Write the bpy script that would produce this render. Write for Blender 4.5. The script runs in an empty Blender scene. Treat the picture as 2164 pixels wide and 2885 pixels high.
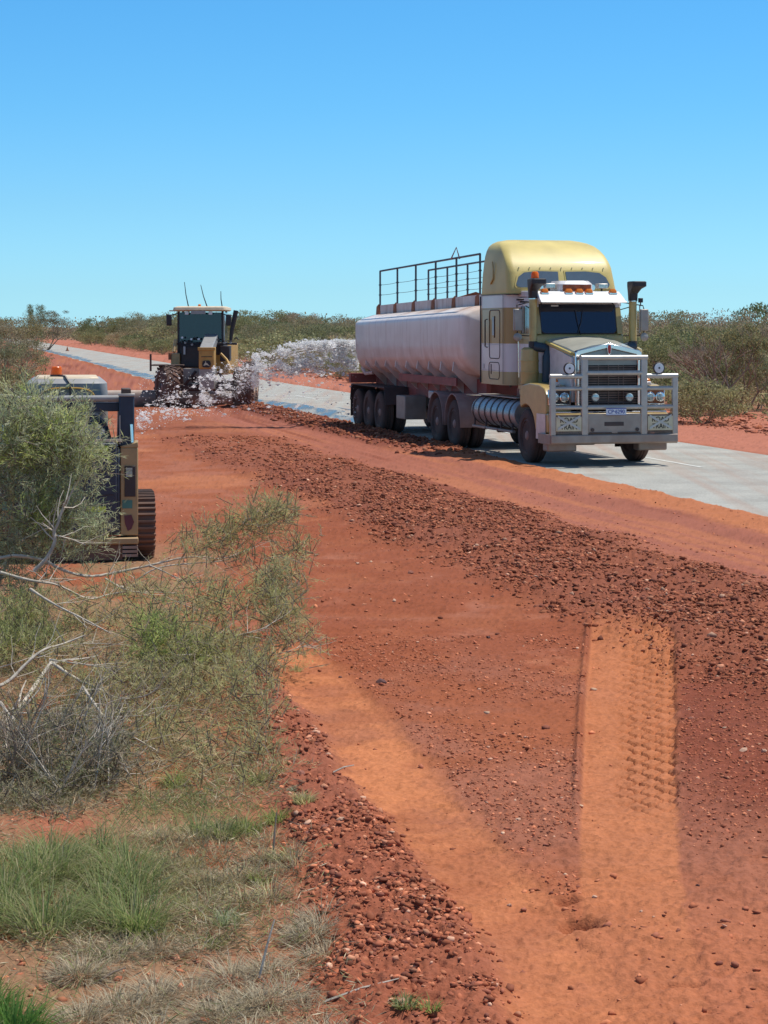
import bpy, math, random
import numpy as np
from mathutils import Vector
R = math.radians
sc = bpy.context.scene
col = sc.collection
rng = np.random.default_rng(7)
random.seed(7)
# ------------------------------------------------ camera
EYE = 2.62
cam = bpy.data.cameras.new('camera'); cam_o = bpy.data.objects.new('camera', cam); col.objects.link(cam_o)
cam_o.location = (0, 0, EYE); cam_o.rotation_euler = (R(90), 0, 0)
cam.sensor_fit = 'HORIZONTAL'; cam.sensor_width = 36; cam.lens = 94.8
cam.shift_y = -0.241
cam.clip_start = 0.1; cam.clip_end = 6000
sc.camera = cam_o
# ------------------------------------------------ light
SUN = Vector((0.36, 0.13, 0.925)).normalized()
sun_el = math.asin(SUN.z); sun_az = math.atan2(SUN.x, SUN.y)
w = bpy.data.worlds.new('World'); sc.world = w; w.use_nodes = True
nt = w.node_tree; bg = nt.nodes['Background']
sky = nt.nodes.new('ShaderNodeTexSky'); sky.sky_type = 'NISHITA'; sky.sun_disc = False
sky.sun_elevation = sun_el; sky.sun_rotation = sun_az
sky.air_density = 1.0; sky.dust_density = 0.2; sky.ozone_density = 2.0
tc = nt.nodes.new('ShaderNodeTexCoord'); sp = nt.nodes.new('ShaderNodeSeparateXYZ')
nt.links.new(tc.outputs['Generated'], sp.inputs[0])
rp = nt.nodes.new('ShaderNodeValToRGB'); nt.links.new(sp.outputs['Z'], rp.inputs[0])
e = rp.color_ramp.elements
e[0].position = 0.0; e[0].color = (0.58, 1.19, 1.93, 1)
e[1].position = 1.0; e[1].color = (0.95, 1.0, 1.02, 1)
for p_, c_ in ((0.018, (0.526, 1.044, 1.653, 1)), (0.06, (0.474, 0.951, 1.42, 1)), (0.108, (0.396, 0.934, 1.373, 1)), (0.156, (0.362, 0.933, 1.36, 1)), (0.3, (0.58, 0.95, 1.2, 1)), (0.5, (0.85, 1.0, 1.08, 1))):
    q = e.new(p_); q.color = c_
mx = nt.nodes.new('ShaderNodeMix'); mx.data_type = 'RGBA'; mx.blend_type = 'MULTIPLY'; mx.inputs[0].default_value = 1
nt.links.new(sky.outputs[0], mx.inputs[6]); nt.links.new(rp.outputs[0], mx.inputs[7])
nt.links.new(mx.outputs[2], bg.inputs[0]); bg.inputs[1].default_value = 0.11
sl = bpy.data.lights.new('sun', 'SUN'); sl.energy = 4.8; sl.angle = R(0.53); sl.color = (1.0, 0.95, 0.87)
so = bpy.data.objects.new('sun', sl); col.objects.link(so)
so.rotation_euler = SUN.to_track_quat('Z', 'Y').to_euler()
vs = sc.view_settings
vs.view_transform = 'Standard'; vs.look = 'None'; vs.gamma = 1; vs.use_curve_mapping = False; vs.exposure = 0.0
sc.cycles.max_bounces = 6; sc.cycles.transparent_max_bounces = 12

# ------------------------------------------------ materials
def lin(c):
    return tuple(((x / 255) / 12.92 if x / 255 <= .04045 else ((x / 255 + .055) / 1.055) ** 2.4) for x in c) + (1,)
MATS = {}
def mat(name, c, rough=.5, metal=0., vary=.12, scale=6., bump=0., bscale=60., dust=0., dustz=(0.4, 1.6), vcol=None, rand=0., transl=0., coat=0., spec=.5, bands=None, dustc=(.30, .13, .075, 1), streak=0., topz=None):
    m = bpy.data.materials.new(name); m.use_nodes = True
    t = m.node_tree; N = t.nodes; L = t.links
    b = N['Principled BSDF']; b.inputs['Roughness'].default_value = rough; b.inputs['Metallic'].default_value = metal
    b.inputs['Specular IOR Level'].default_value = spec
    b.inputs['Coat Weight'].default_value = coat
    if coat: b.inputs['Coat Roughness'].default_value = .08
    tcn = N.new('ShaderNodeTexCoord')
    no = N.new('ShaderNodeTexNoise'); no.inputs['Scale'].default_value = scale; no.inputs['Detail'].default_value = 6
    L.new(tcn.outputs['Object'], no.inputs['Vector'])
    def mixc(a, bcol, fac, mode='MIX'):
        x = N.new('ShaderNodeMix'); x.data_type = 'RGBA'; x.blend_type = mode
        for i, v in ((0, fac), (6, a), (7, bcol)):
            if isinstance(v, bpy.types.NodeSocket): L.new(v, x.inputs[i])
            else: x.inputs[i].default_value = v
        return x.outputs[2]
    def mr(v, a0, a1, b0, b1):
        x = N.new('ShaderNodeMapRange'); L.new(v, x.inputs[0])
        for i, q in enumerate((a0, a1, b0, b1)): x.inputs[1 + i].default_value = q
        return x.outputs[0]
    if len(c) == 3: c = tuple(c) + (1,)
    base = c
    if vcol:
        at = N.new('ShaderNodeAttribute'); at.attribute_name = vcol; base = at.outputs['Color']
    if bands:
        s = N.new('ShaderNodeSeparateXYZ'); L.new(tcn.outputs['Object'], s.inputs[0])
        r = N.new('ShaderNodeValToRGB'); r.color_ramp.interpolation = 'CONSTANT'
        L.new(mr(s.outputs['Z'], 0, 5, 0, 1), r.inputs[0])
        el = r.color_ramp.elements
        el[0].position = 0; el[0].color = tuple(bands[0][1]) + (1,)
        el[1].position = bands[1][0] / 5; el[1].color = tuple(bands[1][1]) + (1,)
        for z, cc in bands[2:]:
            q = el.new(z / 5); q.color = tuple(cc) + (1,)
        base = r.outputs[0]
    g = mr(no.outputs['Fac'], .3, .7, 1 - vary, 1 + vary)
    cb = N.new('ShaderNodeCombineColor'); [L.new(g, cb.inputs[i]) for i in range(3)]
    out = mixc(base, cb.outputs[0], 1.0, 'MULTIPLY')
    if rand:
        oi = N.new('ShaderNodeObjectInfo'); hs = N.new('ShaderNodeHueSaturation')
        L.new(mr(oi.outputs['Random'], 0, 1, .5 - rand * .12, .5 + rand * .10), hs.inputs['Hue'])
        L.new(mr(oi.outputs['Random'], 0, 1, 1 + rand * .5, 1 - rand * .5), hs.inputs['Value'])
        L.new(out, hs.inputs['Color']); out = hs.outputs[0]
    if dust:
        s2 = N.new('ShaderNodeSeparateXYZ'); L.new(tcn.outputs['Object'], s2.inputs[0])
        n2 = N.new('ShaderNodeTexNoise'); n2.inputs['Scale'].default_value = 2.3; n2.inputs['Detail'].default_value = 7
        L.new(tcn.outputs['Object'], n2.inputs['Vector'])
        hz = mr(s2.outputs['Z'], dustz[0], dustz[1], dust, dust * .12)
        mm = N.new('ShaderNodeMath'); mm.operation = 'MULTIPLY'; L.new(hz, mm.inputs[0]); L.new(mr(n2.outputs['Fac'], .3, .7, .45, 1.3), mm.inputs[1]); mm.use_clamp = True
        out = mixc(out, dustc, mm.outputs[0])
    if streak:
        mp_ = N.new('ShaderNodeMapping'); mp_.inputs['Scale'].default_value = (1.5, 4.5, .35); L.new(tcn.outputs['Object'], mp_.inputs[0])
        n4 = N.new('ShaderNodeTexNoise'); n4.inputs['Scale'].default_value = 1.6; n4.inputs['Detail'].default_value = 8; n4.inputs['Roughness'].default_value = .65
        L.new(mp_.outputs[0], n4.inputs['Vector']); out = mixc(out, (.27, .12, .07, 1), mr(n4.outputs['Fac'], .52, .78, 0, streak))
    if topz:
        s5 = N.new('ShaderNodeSeparateXYZ'); L.new(tcn.outputs['Object'], s5.inputs[0])
        n5 = N.new('ShaderNodeTexNoise'); n5.inputs['Scale'].default_value = 1.1; n5.inputs['Detail'].default_value = 6; L.new(tcn.outputs['Object'], n5.inputs['Vector'])
        m5 = N.new('ShaderNodeMath'); m5.operation = 'MULTIPLY'; L.new(mr(s5.outputs['Z'], topz[0], topz[1], 0, 1), m5.inputs[0]); L.new(mr(n5.outputs['Fac'], .38, .62, .05, .85), m5.inputs[1])
        out = mixc(out, (.50, .27, .12, 1), m5.outputs[0])
    L.new(out, b.inputs['Base Color'])
    if bump:
        n3 = N.new('ShaderNodeTexNoise'); n3.inputs['Scale'].default_value = bscale; n3.inputs['Detail'].default_value = 5
        L.new(tcn.outputs['Object'], n3.inputs['Vector'])
        bp = N.new('ShaderNodeBump'); bp.inputs['Strength'].default_value = 1.0; bp.inputs['Distance'].default_value = bump
        L.new(n3.outputs['Fac'], bp.inputs['Height']); L.new(bp.outputs[0], b.inputs['Normal'])
    if transl:
        tr = N.new('ShaderNodeBsdfTranslucent'); L.new(out, tr.inputs['Color'])
        ms = N.new('ShaderNodeMixShader'); ms.inputs[0].default_value = transl
        L.new(b.outputs[0], ms.inputs[1]); L.new(tr.outputs[0], ms.inputs[2]); L.new(ms.outputs[0], N['Material Output'].inputs[0])
    MATS[name] = m
    return m
def glassy(name, tint, refl=.08, clear=.5):
    m = bpy.data.materials.new(name); m.use_nodes = True; t = m.node_tree; N = t.nodes; L = t.links
    N.remove(N['Principled BSDF'])
    tr = N.new('ShaderNodeBsdfTransparent'); tr.inputs[0].default_value = tuple(v * clear for v in tint) + (1,)
    gl = N.new('ShaderNodeBsdfGlossy'); gl.inputs['Roughness'].default_value = .04; gl.inputs[0].default_value = (.8, .88, 1, 1)
    df = N.new('ShaderNodeBsdfDiffuse'); df.inputs[0].default_value = (.006, .012, .035, 1)
    fr = N.new('ShaderNodeFresnel'); fr.inputs[0].default_value = 1.5
    a = N.new('ShaderNodeMixShader'); a.inputs[0].default_value = .5; L.new(tr.outputs[0], a.inputs[1]); L.new(df.outputs[0], a.inputs[2])
    ad = N.new('ShaderNodeMath'); ad.operation = 'ADD'; ad.inputs[1].default_value = refl; L.new(fr.outputs[0], ad.inputs[0])
    b = N.new('ShaderNodeMixShader'); L.new(ad.outputs[0], b.inputs[0]); L.new(a.outputs[0], b.inputs[1]); L.new(gl.outputs[0], b.inputs[2])
    L.new(b.outputs[0], N['Material Output'].inputs[0]); MATS[name] = m
    return m
GOLD = (.45, .335, .11); CREAM = (.66, .54, .17); WHITE = (.66, .64, .64)
mat('gold', GOLD, .3, coat=.3, dust=.4, dustz=(.6, 1.9))
mat('livery', GOLD, .32, coat=.25, dust=.22, dustz=(1.3, 2.2), vary=.07, scale=2, bands=[(0, (.40, .34, .16)), (1.71, WHITE), (2.28, (.38, .225, .055)), (3.0, WHITE), (3.29, (.60, .475, .155))])  # one gold paint: side band darkened for shade, top lightened for sun
mat('litgold', (.60, .475, .155), .5, coat=.05, vary=.16, scale=1.6, dust=.12, dustz=(3.2, 4.6), dustc=(.33, .22, .08, 1))  # same gold as the sides, paler because sunlight is mixed into it
mat('white', WHITE, .35, coat=.2, dust=.35, dustz=(.5, 2.0))
mat('tankwhite', (.80, .74, .69), .45, coat=.1, vary=.05, scale=1.2, dust=.72, dustz=(1.4, 2.75), dustc=(.44, .27, .20, 1), streak=.45, topz=(2.86, 3.02))
mat('rustwhite', (.66, .62, .62), .6, vary=.08, scale=3, dust=.45, dustz=(2.9, 3.6), dustc=(.40, .17, .08, 1), streak=.9)
mat('rust', (.28, .10, .045), .8, vary=.35, scale=9)
mat('redframe', (.25, .05, .045), .6, vary=.3, scale=4, dust=.5, dustz=(.5, 1.5))
mat('dustyguard', (.30, .22, .21), .6, vary=.2, scale=5, dust=.5, dustz=(.5, 1.4))
mat('alloy', (.44, .425, .39), .42, metal=.5, vary=.1, scale=8, dust=.42, dustz=(.3, 1.3))
mat('alloydull', (.31, .295, .265), .5, metal=.3, vary=.15, scale=5, dust=.45, dustz=(.3, 1.3))
mat('visorwhite', (.78, .78, .76), .4, vary=.04)
mat('chrome', (.75, .77, .78), .15, metal=1., vary=.05)
mat('tankmetal', (.36, .40, .42), .4, metal=.6, vary=.15, dust=.35, dustz=(.5, 1.2))
mat('black', (.018, .018, .022), .5, vary=.2, dust=.15, dustz=(.4, 3.))
mat('chassis', (.022, .024, .03), .7, vary=.3, dust=.3, dustz=(.2, 1.4))
mat('rubber', (.022, .022, .024), .85, vary=.25, bump=.004, bscale=40, dust=.32, dustz=(-.1, 1.2))
mat('treadrubber', (.045, .036, .033), .85, vary=.3, bump=.006, bscale=30, dust=.5, dustz=(-.1, 1.4))
mat('grille', (.19, .155, .135), .6, metal=.3, vary=.3, dust=.3, dustz=(1, 2.2))
mat('bugscreen', (.33, .38, .34), .5, vary=.1)
mat('railpaint', (.05, .065, .085), .5, vary=.3)
mat('orange', (.92, .20, .015), .3, vary=.05, transl=.35)
mat('amber', (.85, .25, .03), .3, vary=.05, transl=.2)
mat('lampwhite', (.62, .66, .70), .15, vary=.05, coat=.5)
mat('lens', (.45, .52, .52), .08, metal=.4, vary=.3, scale=30)
mat('red', (.5, .03, .025), .4)
mat('redpart', (.30, .055, .045), .5, vary=.3)
mat('platewhite', (.62, .66, .72), .4, vary=.03)
mat('plateblue', (.03, .06, .3), .4)
mat('signcream', (.58, .55, .38), .55, vary=.12, dust=.3, dustz=(.3, 1.4))
mat('ink', (.02, .02, .022), .6)
mat('tape', (.46, .47, .45), .6, vary=.1)
mat('yellowpaint', (.62, .33, .045), .45, coat=.15, dust=.25, dustz=(.3, 2.5), vary=.15)
mat('tanpaint', (.42, .29, .13), .5, dust=.35, dustz=(0, 1.6), vary=.15)
mat('charcoal_haze', (.020, .034, .058), .5, vary=.2, dust=.1, dustz=(0, 1.6))  # charcoal paint with the bluish window reflection mixed into its colour
mat('cabgrey', (.30, .30, .29), .45, vary=.12, dust=.12, dustz=(1, 2.4))
mat('rooftan', (.62, .50, .34), .6, vary=.15)
mat('dustyyellow', (.52, .30, .06), .6, dust=.45, dustz=(.3, 3.2), vary=.2)
mat('trackrubber', (.085, .06, .05), .85, vary=.3, dust=.6, dustz=(0, 1.))
mat('lime', (.5, .62, .04), .5)
mat('limeink', (.05, .08, .02), .5)
mat('teal', (.07, .20, .16), .5)
mat('maroon', (.12, .03, .04), .5)
mat('skin', (.42, .24, .16), .5); mat('hivis', (.75, .35, .03), .7); mat('hair', (.05, .03, .02), .8); mat('seatcloth', (.05, .05, .055), .9)
glassy('windscreen', (.4, .52, 1), .03, .35)
glassy('cabglass', (.6, .72, .68), .02, .75)
glassy('smokeglass', (.7, .75, .8), .16, .4)
mat('panegrey', (.10, .13, .15), .07, vary=.05, coat=1., spec=1.)

# ------------------------------------------------ mesh helpers
class MB:
    def __init__(s): s.v = []; s.f = []
    def add(s, vs_, fs):
        n = len(s.v); s.v += [tuple(p) for p in vs_]; s.f += [tuple(i + n for i in f) for f in fs]; return s
    def box(s, x0, x1, y0, y1, z0, z1, rot=0, tilt=0):
        P = [(x, y, z) for z in (z0, z1) for y in (y0, y1) for x in (x0, x1)]
        if rot or tilt:
            cx, cy, cz = (x0 + x1) / 2, (y0 + y1) / 2, (z0 + z1) / 2
            c, d = math.cos(rot), math.sin(rot); ct, st = math.cos(tilt), math.sin(tilt); Q = []
            for x, y, z in P:
                x -= cx; y -= cy; z -= cz
                y, z = y * ct - z * st, y * st + z * ct
                x, y = x * c - y * d, x * d + y * c
                Q.append((x + cx, y + cy, z + cz))
            P = Q
        return s.add(P, [(0, 2, 3, 1), (4, 5, 7, 6), (0, 1, 5, 4), (2, 6, 7, 3), (0, 4, 6, 2), (1, 3, 7, 5)])
    def loft(s, rings, cap=True, closed=True):
        n = len(rings[0]); P = [p for r in rings for p in r]; F = []
        for k in range(len(rings) - 1):
            for i in range(n if closed else n - 1):
                j = (i + 1) % n; F.append((k * n + i, k * n + j, (k + 1) * n + j, (k + 1) * n + i))
        if cap:
            F.append(tuple(reversed(range(n)))); m = (len(rings) - 1) * n; F.append(tuple(range(m, m + n)))
        return s.add(P, F)
    def tube(s, pts, r, n=8, cap=True):
        pts = [Vector(p) for p in pts]; rings = []
        rs = r if isinstance(r, (list, tuple)) else [r] * len(pts)
        up = Vector((0, 0, 1)); prev = None
        for i, p in enumerate(pts):
            d = (pts[min(i + 1, len(pts) - 1)] - pts[max(i - 1, 0)]).normalized()
            if prev is None:
                a = d.cross(up if abs(d.z) < .9 else Vector((1, 0, 0))).normalized()
            else:
                a = (prev - d * prev.dot(d)).normalized()
            prev = a; b = d.cross(a)
            rings.append([p + (a * math.cos(t) + b * math.sin(t)) * rs[i] for t in [2 * math.pi * k / n for k in range(n)]])
        return s.loft(rings, cap)
    def prism(s, poly, a, b, axis='x'):
        def P(u, v, w_):
            return {'x': (w_, u, v), 'y': (u, w_, v), 'z': (u, v, w_)}[axis]
        return s.loft([[P(u, v, a) for u, v in poly], [P(u, v, b) for u, v in poly]])
    def lathe(s, prof, c, axis='x', n=24):
        # prof: (offset along axis, radius)
        rings = []
        for o, r in prof:
            ring = []
            for k in range(n):
                t = 2 * math.pi * k / n; a, b = r * math.cos(t), r * math.sin(t)
                ring.append({'x': (c[0] + o, c[1] + a, c[2] + b), 'y': (c[0] + a, c[1] + o, c[2] + b), 'z': (c[0] + a, c[1] + b, c[2] + o)}[axis])
            rings.append(ring)
        return s.loft(rings)
    def warp(s, fn): s.v = [fn(*p) for p in s.v]; return s
    def build(s, name, m, parent=None, bevel=0., smooth=35, label=None):
        me = bpy.data.meshes.new(name); me.from_pydata(s.v, [], s.f); me.validate(); me.update()
        o = bpy.data.objects.new(name, me); col.objects.link(o)
        me.materials.append(MATS[m] if isinstance(m, str) else m)
        if bevel:
            b = o.modifiers.new('bevel', 'BEVEL'); b.width = bevel; b.segments = 2; b.limit_method = 'ANGLE'; b.angle_limit = R(40)
        if smooth:
            me.polygons.foreach_set('use_smooth', [True] * len(me.polygons)); me.set_sharp_from_angle(angle=R(smooth))
        if parent: o.parent = parent
        if label: o['label'] = label
        return o
def rr(x0, x1, y0, y1, rf, rb, z, n=5):
    out = []
    for cx, cy, r, a0 in ((x1 - rb, y1 - rb, rb, 0), (x0 + rb, y1 - rb, rb, 90), (x0 + rf, y0 + rf, rf, 180), (x1 - rf, y0 + rf, rf, 270)):
        for k in range(n + 1):
            t = R(a0 + 90 * k / n); out.append((cx + r * math.cos(t), cy + r * math.sin(t), z))
    return out
def rrect(x0, x1, z0, z1, r, n=4):
    return [(p[0], p[1]) for p in rr(x0, x1, z0, z1, r, r, 0, n)]
def empty(name, loc, rz, label, cat, group=None):
    o = bpy.data.objects.new(name, None); col.objects.link(o); o.location = loc; o.rotation_euler = (0, 0, rz)
    o.empty_display_size = .2; o['label'] = label; o['category'] = cat
    if group: o['group'] = group
    return o
def tag(o, label=None, cat=None, group=None, kind=None):
    for k, v in (('label', label), ('category', cat), ('group', group), ('kind', kind)):
        if v: o[k] = v
    return o
def text(name, s, size, m, parent, loc, rot=(R(90), 0, 0), sx=1.):
    c = bpy.data.curves.new(name, 'FONT'); c.body = s; c.size = size; c.extrude = .002; c.align_x = 'CENTER'; c.align_y = 'CENTER'; c.offset = size * .012
    to = bpy.data.objects.new(name, c); col.objects.link(to)
    bpy.context.view_layer.update()
    me = bpy.data.meshes.new_from_object(to.evaluated_get(bpy.context.evaluated_depsgraph_get()))
    col.objects.unlink(to); bpy.data.objects.remove(to)
    o = bpy.data.objects.new(name, me); col.objects.link(o); me.materials.clear(); me.materials.append(MATS[m])
    o.location = loc; o.rotation_euler = rot; o.scale = (sx, 1, 1); o.parent = parent
    return o
def copy_tree(o, parent=None):
    c = o.copy(); col.objects.link(c); c.parent = parent
    for ch in o.children: copy_tree(ch, c)
    return c

# ------------------------------------------------ numpy noise
def vnoise(x, y, seed=0):
    xi = np.floor(x).astype(np.int64); yi = np.floor(y).astype(np.int64); fx = x - xi; fy = y - yi
    fx = fx * fx * (3 - 2 * fx); fy = fy * fy * (3 - 2 * fy)
    def h(a, b):
        n = (a * 374761393 + b * 668265263 + seed * 982451653) & 0xffffffff
        n = ((n ^ (n >> 13)) * 1274126177) & 0xffffffff
        return ((n ^ (n >> 16)) & 0xffff) / 65535.0
    return (h(xi, yi) * (1 - fx) + h(xi + 1, yi) * fx) * (1 - fy) + (h(xi, yi + 1) * (1 - fx) + h(xi + 1, yi + 1) * fx) * fy
def fbm(x, y, seed=0, octv=4):
    s = 0; a = .5; t = 0
    for k in range(octv):
        s = s + a * vnoise(x * 2 ** k, y * 2 ** k, seed + k); t += a; a *= .55
    return s / t
def _s():
    pass
def sstep(a, b, x):
    t = np.clip((x - a) / (b - a), 0, 1); return t * t * (3 - 2 * t)
def band(x, a, b, soft):
    return sstep(a - soft, a + soft, x) * (1 - sstep(b - soft, b + soft, x))

# ------------------------------------------------ where things lie
BX = [-100, 100, 150, 260, 358, 500, 700, 1500]; BV = [0, 0, 1.4, 3.5, 5.5, 10, 20, 90]
def bend(y): return np.interp(y, BX, BV)
def U(x, y): return x + .235 * (y - 17) - bend(y)
def XU(u, y): return u - .235 * (y - 17) + bend(y)
R0, R1 = 7.7, 13.55        # sealed road, in metres across
def edgeL(y): return np.interp(y, [6, 7.6, 9.6, 11.5, 14.4, 18.3], [.70, .775, .93, 1.12, 1.43, 1.89])
def edgeR(y): return np.interp(y, [6, 7.6, 9.6, 11.5, 13.6, 16.5, 18.3], [1.1, 1.22, 1.42, 1.66, 1.96, 2.38, 2.5])
def cL(y): return np.interp(y, [6, 7.6, 8.5, 10, 12.1, 15.8, 17], [.75, .58, .43, .16, -.22, -.94, -1.2])
def cR(y): return np.interp(y, [6, 7.6, 9.2, 10.5, 12.8, 16, 17], [1.1, .98, .78, .55, .2, -.475, -.7])
def dL(y): return np.interp(y, [6, 7.6, 9.2, 11, 14.4, 17], [-.05, -.14, -.27, -.53, -1.02, -1.5])

def fields(x, y):
    u = U(x, y)
    wob = fbm(x * .6, y * .6, 11) - .5
    n1 = fbm(x * 2.2, y * 2.2, 3); n2 = fbm(x * 9, y * 9, 5); n3 = fbm(x * 30, y * 30, 9, 3)
    F = {}
    uw = u + wob * .9
    F['wind'] = band(uw, 2.1, 4.6, .45) * (1 - sstep(33, 48, y) * .55)
    near = 1 - sstep(16.0, 17.2, y + wob)
    eg = (n2 - .5) * .06 + (n1 - .5) * .05
    F['B'] = band(x + eg * sstep(.2, .6, (x - edgeL(y)) / (edgeR(y) - edgeL(y))), edgeL(y), edgeR(y), .018) * (1 - sstep(16.6, 18.6, y + (n1 - .5) * 1.6 + (n2 - .5) * 1.2)) * (1 - .6 * (1 - sstep(8.4, 10.6, y + wob * 2)))
    F['C'] = band(x + (n1 - .5) * .22 + (n2 - .5) * .10, cL(y), cR(y), .09) * near * sstep(6.9, 7.5, y)
    F['D'] = band(x + (n1 - .5) * .25, dL(y), cL(y) - .05, .1) * near
    F['edge'] = band(u + wob * .4, 6.3, 7.9, .3)
    return u, F, wob, n1, n2, n3
def height(x, y):
    x = np.asarray(x, float); y = np.asarray(y, float)
    u, F, wob, n1, n2, n3 = fields(x, y)
    near = 1 - sstep(30, 60, y)
    h = (fbm(x * .25, y * .25, 21) - .5) * .10 * sstep(5.5, 4.5, u) + 0
    h = np.where(u > 15, (fbm(x * .2, y * .2, 22) - .5) * .25 * sstep(15, 20, u) - .03, h)
    h = h + (n1 - .5) * .035 + (n2 - .5) * (.012 + .05 * F['wind'] + .03 * F['D']) * near + (n3 - .5) * (.013 + .042 * F['wind'] + .034 * F['D'] + .012 * band(u, -2.5, 2.3, .5)) * near + (1 - sstep(9, 16, y)) * (fbm(x * 16, y * 10, 61, 3) - .5) * .034 * (1 - .6 * F['B'] - .6 * F['C'])
    h = h + F['wind'] * (.085 + .07 * (n1 - .5)) + F['D'] * .06
    # tyre ribs lying parallel to the road
    rb = np.sin(u * 21 + wob * 3) * .5 + .5
    h = h + rb * .022 * band(u, 4.7, 7.2, .4) * sstep(30, 38, y)
    # berm beside the seal
    h = h + F['edge'] * (.055 + .05 * (n1 - .5)) * (1 + .9 * sstep(41, 44, y) * (1 - sstep(75, 110, y)))
    # grader tyre print
    t = (x - edgeL(y)) / (edgeR(y) - edgeL(y))
    h = h - F['B'] * .028 * sstep(9.6, 12.0, y)
    h = h + np.exp(-((x - edgeL(y) + .03) / .022) ** 2) * .03 * (1 - sstep(17.4, 18.2, y)) * sstep(10, 12, y)
    s = y * 3.9 + wob * .4; gr = np.minimum(np.abs(((s + t * 3.4) % 1) - .5), np.abs(((s - t * 3.4) % 1) - .5))
    h = h - F['B'] * band(t, .42 + .2 * (n1 - .5), 1.0, .1) * (1 - sstep(.04, .13, gr)) * .045 * (.5 + n1) * sstep(10.6, 11.8, y)
    h = h - F['C'] * .02
    for px, py, a, b, d in ((.86, 8.95, .08, .10, .11), (.84, 9.28, .06, .035, .06), (1.02, 6.9, .09, .05, .04), (1.45, 7.3, .07, .05, .04), (1.75, 7.9, .09, .05, .035), (1.2, 8.1, .08, .03, .03), (1.9, 9.6, .12, .04, .03), (1.62, 7.05, .07, .04, .035), (2.0, 7.4, .06, .04, .03), (1.3, 7.6, .05, .03, .025), (.3, 12.6, .06, .05, .02), (-.2, 14.4, .07, .06, .02), (1.95, 8.9, .09, .03, .03)):
        h = h - d * np.exp(-(((x - px) / a) ** 2 + ((y - py) / b) ** 2) ** 2)
    road = band(u, R0 + .02, R1 - .02, .12)
    spill = .034 * sstep(8.1, 7.5, u + (n1 - .5) * 1.0)
    h = h * (1 - road * .93) - .03 * road + spill * road * 1.2
    far = sstep(500, 2500, y); h = h * (1 - far)
    return h
def soil(x, y):
    u, F, wob, n1, n2, n3 = fields(x, y)
    base = np.array([.29, .090, .040]); orange = np.array([.43, .155, .066]); dark = np.array([.185, .050, .028]); pink = np.array([.325, .122, .072]); grav = np.array([.215, .070, .040]); leaf = np.array([.25, .155, .085])
    c = np.ones(x.shape + (3,)) * base
    def mixin(c, col_, m): return c * (1 - m[..., None]) + col_ * m[..., None]
    big = fbm(x * .35, y * .35, 31); mid = fbm(x * 1.3, y * 1.3, 33)
    c = mixin(c, pink, sstep(.45, .65, mid) * .7)
    c = mixin(c, orange, sstep(.52, .68, big) * .55)
    c = mixin(c, np.array([.38, .128, .06]), (1 - sstep(8.8, 10.8, y + wob * 2)) * (.6 + .4 * sstep(.25, .55, n1)) * sstep(0, .6, x))
    # moist ground between windrow and prints
    moist = band(u + wob, -.9, 2.3, .5) * sstep(13.0, 16, y) * (1 - sstep(27, 31, y)); c = mixin(c, np.array([.25, .070, .030]), moist * .85 * sstep(.25, .5, n1))
    moist2 = band(x, edgeR(y) + .02, 9, .05) * band(y + wob * 2, 10.9, 15.5, .8); c = mixin(c, dark, moist2 * .85)
    c = mixin(c, pink * .85, band(u, -2.2, .6, .4) * band(y, 9, 16, 1) * .6 * (sstep(.3, .6, mid)))
    # graded strip beside the seal
    c = mixin(c, np.array([.31, .108, .068]), band(u + wob * .5, 4.6, 7.0, .3) * .9)
    st = fbm(u * 3.2, y * .12, 41); c = mixin(c, orange, sstep(.54, .70, st) * band(u, 4.6, 7.8, .4) * .5)
    c = mixin(c, dark, sstep(.56, .7, fbm(u * 2.4, y * .09, 44)) * band(u, 2, 7.2, .4) * sstep(22, 30, y) * .75)
    c = mixin(c, orange, band(u + wob * .3, 6.7, 8.2, .2) * (1 - sstep(40, 44, y)) * .8)
    c = mixin(c, dark * .9, band(u + wob * .4, 6.2, 7.6, .25) * sstep(41, 45, y) * (1 - sstep(70, 100, y)) * .85)
    c = mixin(c, grav, F['wind'] * .85)
    c = mixin(c, grav * 1.25, F['D'] * .7)
    c = mixin(c, orange * 1.04, F['B'] * (.62 + .35 * n1))
    c = mixin(c, orange * 1.06, F['C'] * (.35 + .8 * sstep(.25, .7, n1)))
    # shoulder and scrub floor beyond the road
    c = mixin(c, np.array([.40, .15, .095]), sstep(13.4, 13.9, u) * .9)
    c = mixin(c, np.array([.22, .15, .08]), np.maximum(sstep(20, 27, u), (1 - sstep(-14, -7, u)) * sstep(28, 40, y)) * .85)
    # leaf litter on the near left
    lf = sstep(.30, .55, fbm(x * 1.7, y * 1.7, 51)) * (1 - sstep(dL(y) - .5, dL(y) + .05, x)) * (1 - sstep(22, 26, y)); c = mixin(c, leaf, lf * .8)
    c = c * (.80 + .42 * n2 * .6 + .42 * n3 * .4)[..., None]
    c = c * (1 - .25 * sstep(.6, .75, n3))[..., None]
    return np.clip(c, .01, 1)
def G(px, py, z=0.):
    """ground point seen at a photo position (1659 px wide frame)"""
    y = (EYE - z) * 4368 / (py - 706); return ((px - 829.5) * y / 4368, y)
def P(px, py, y):
    """point in space at distance y"""
    return ((px - 829.5) * y / 4368, y, EYE - (py - 706) * y / 4368)
def h1(x, y): return float(height(np.array([x]), np.array([y]))[0])

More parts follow.
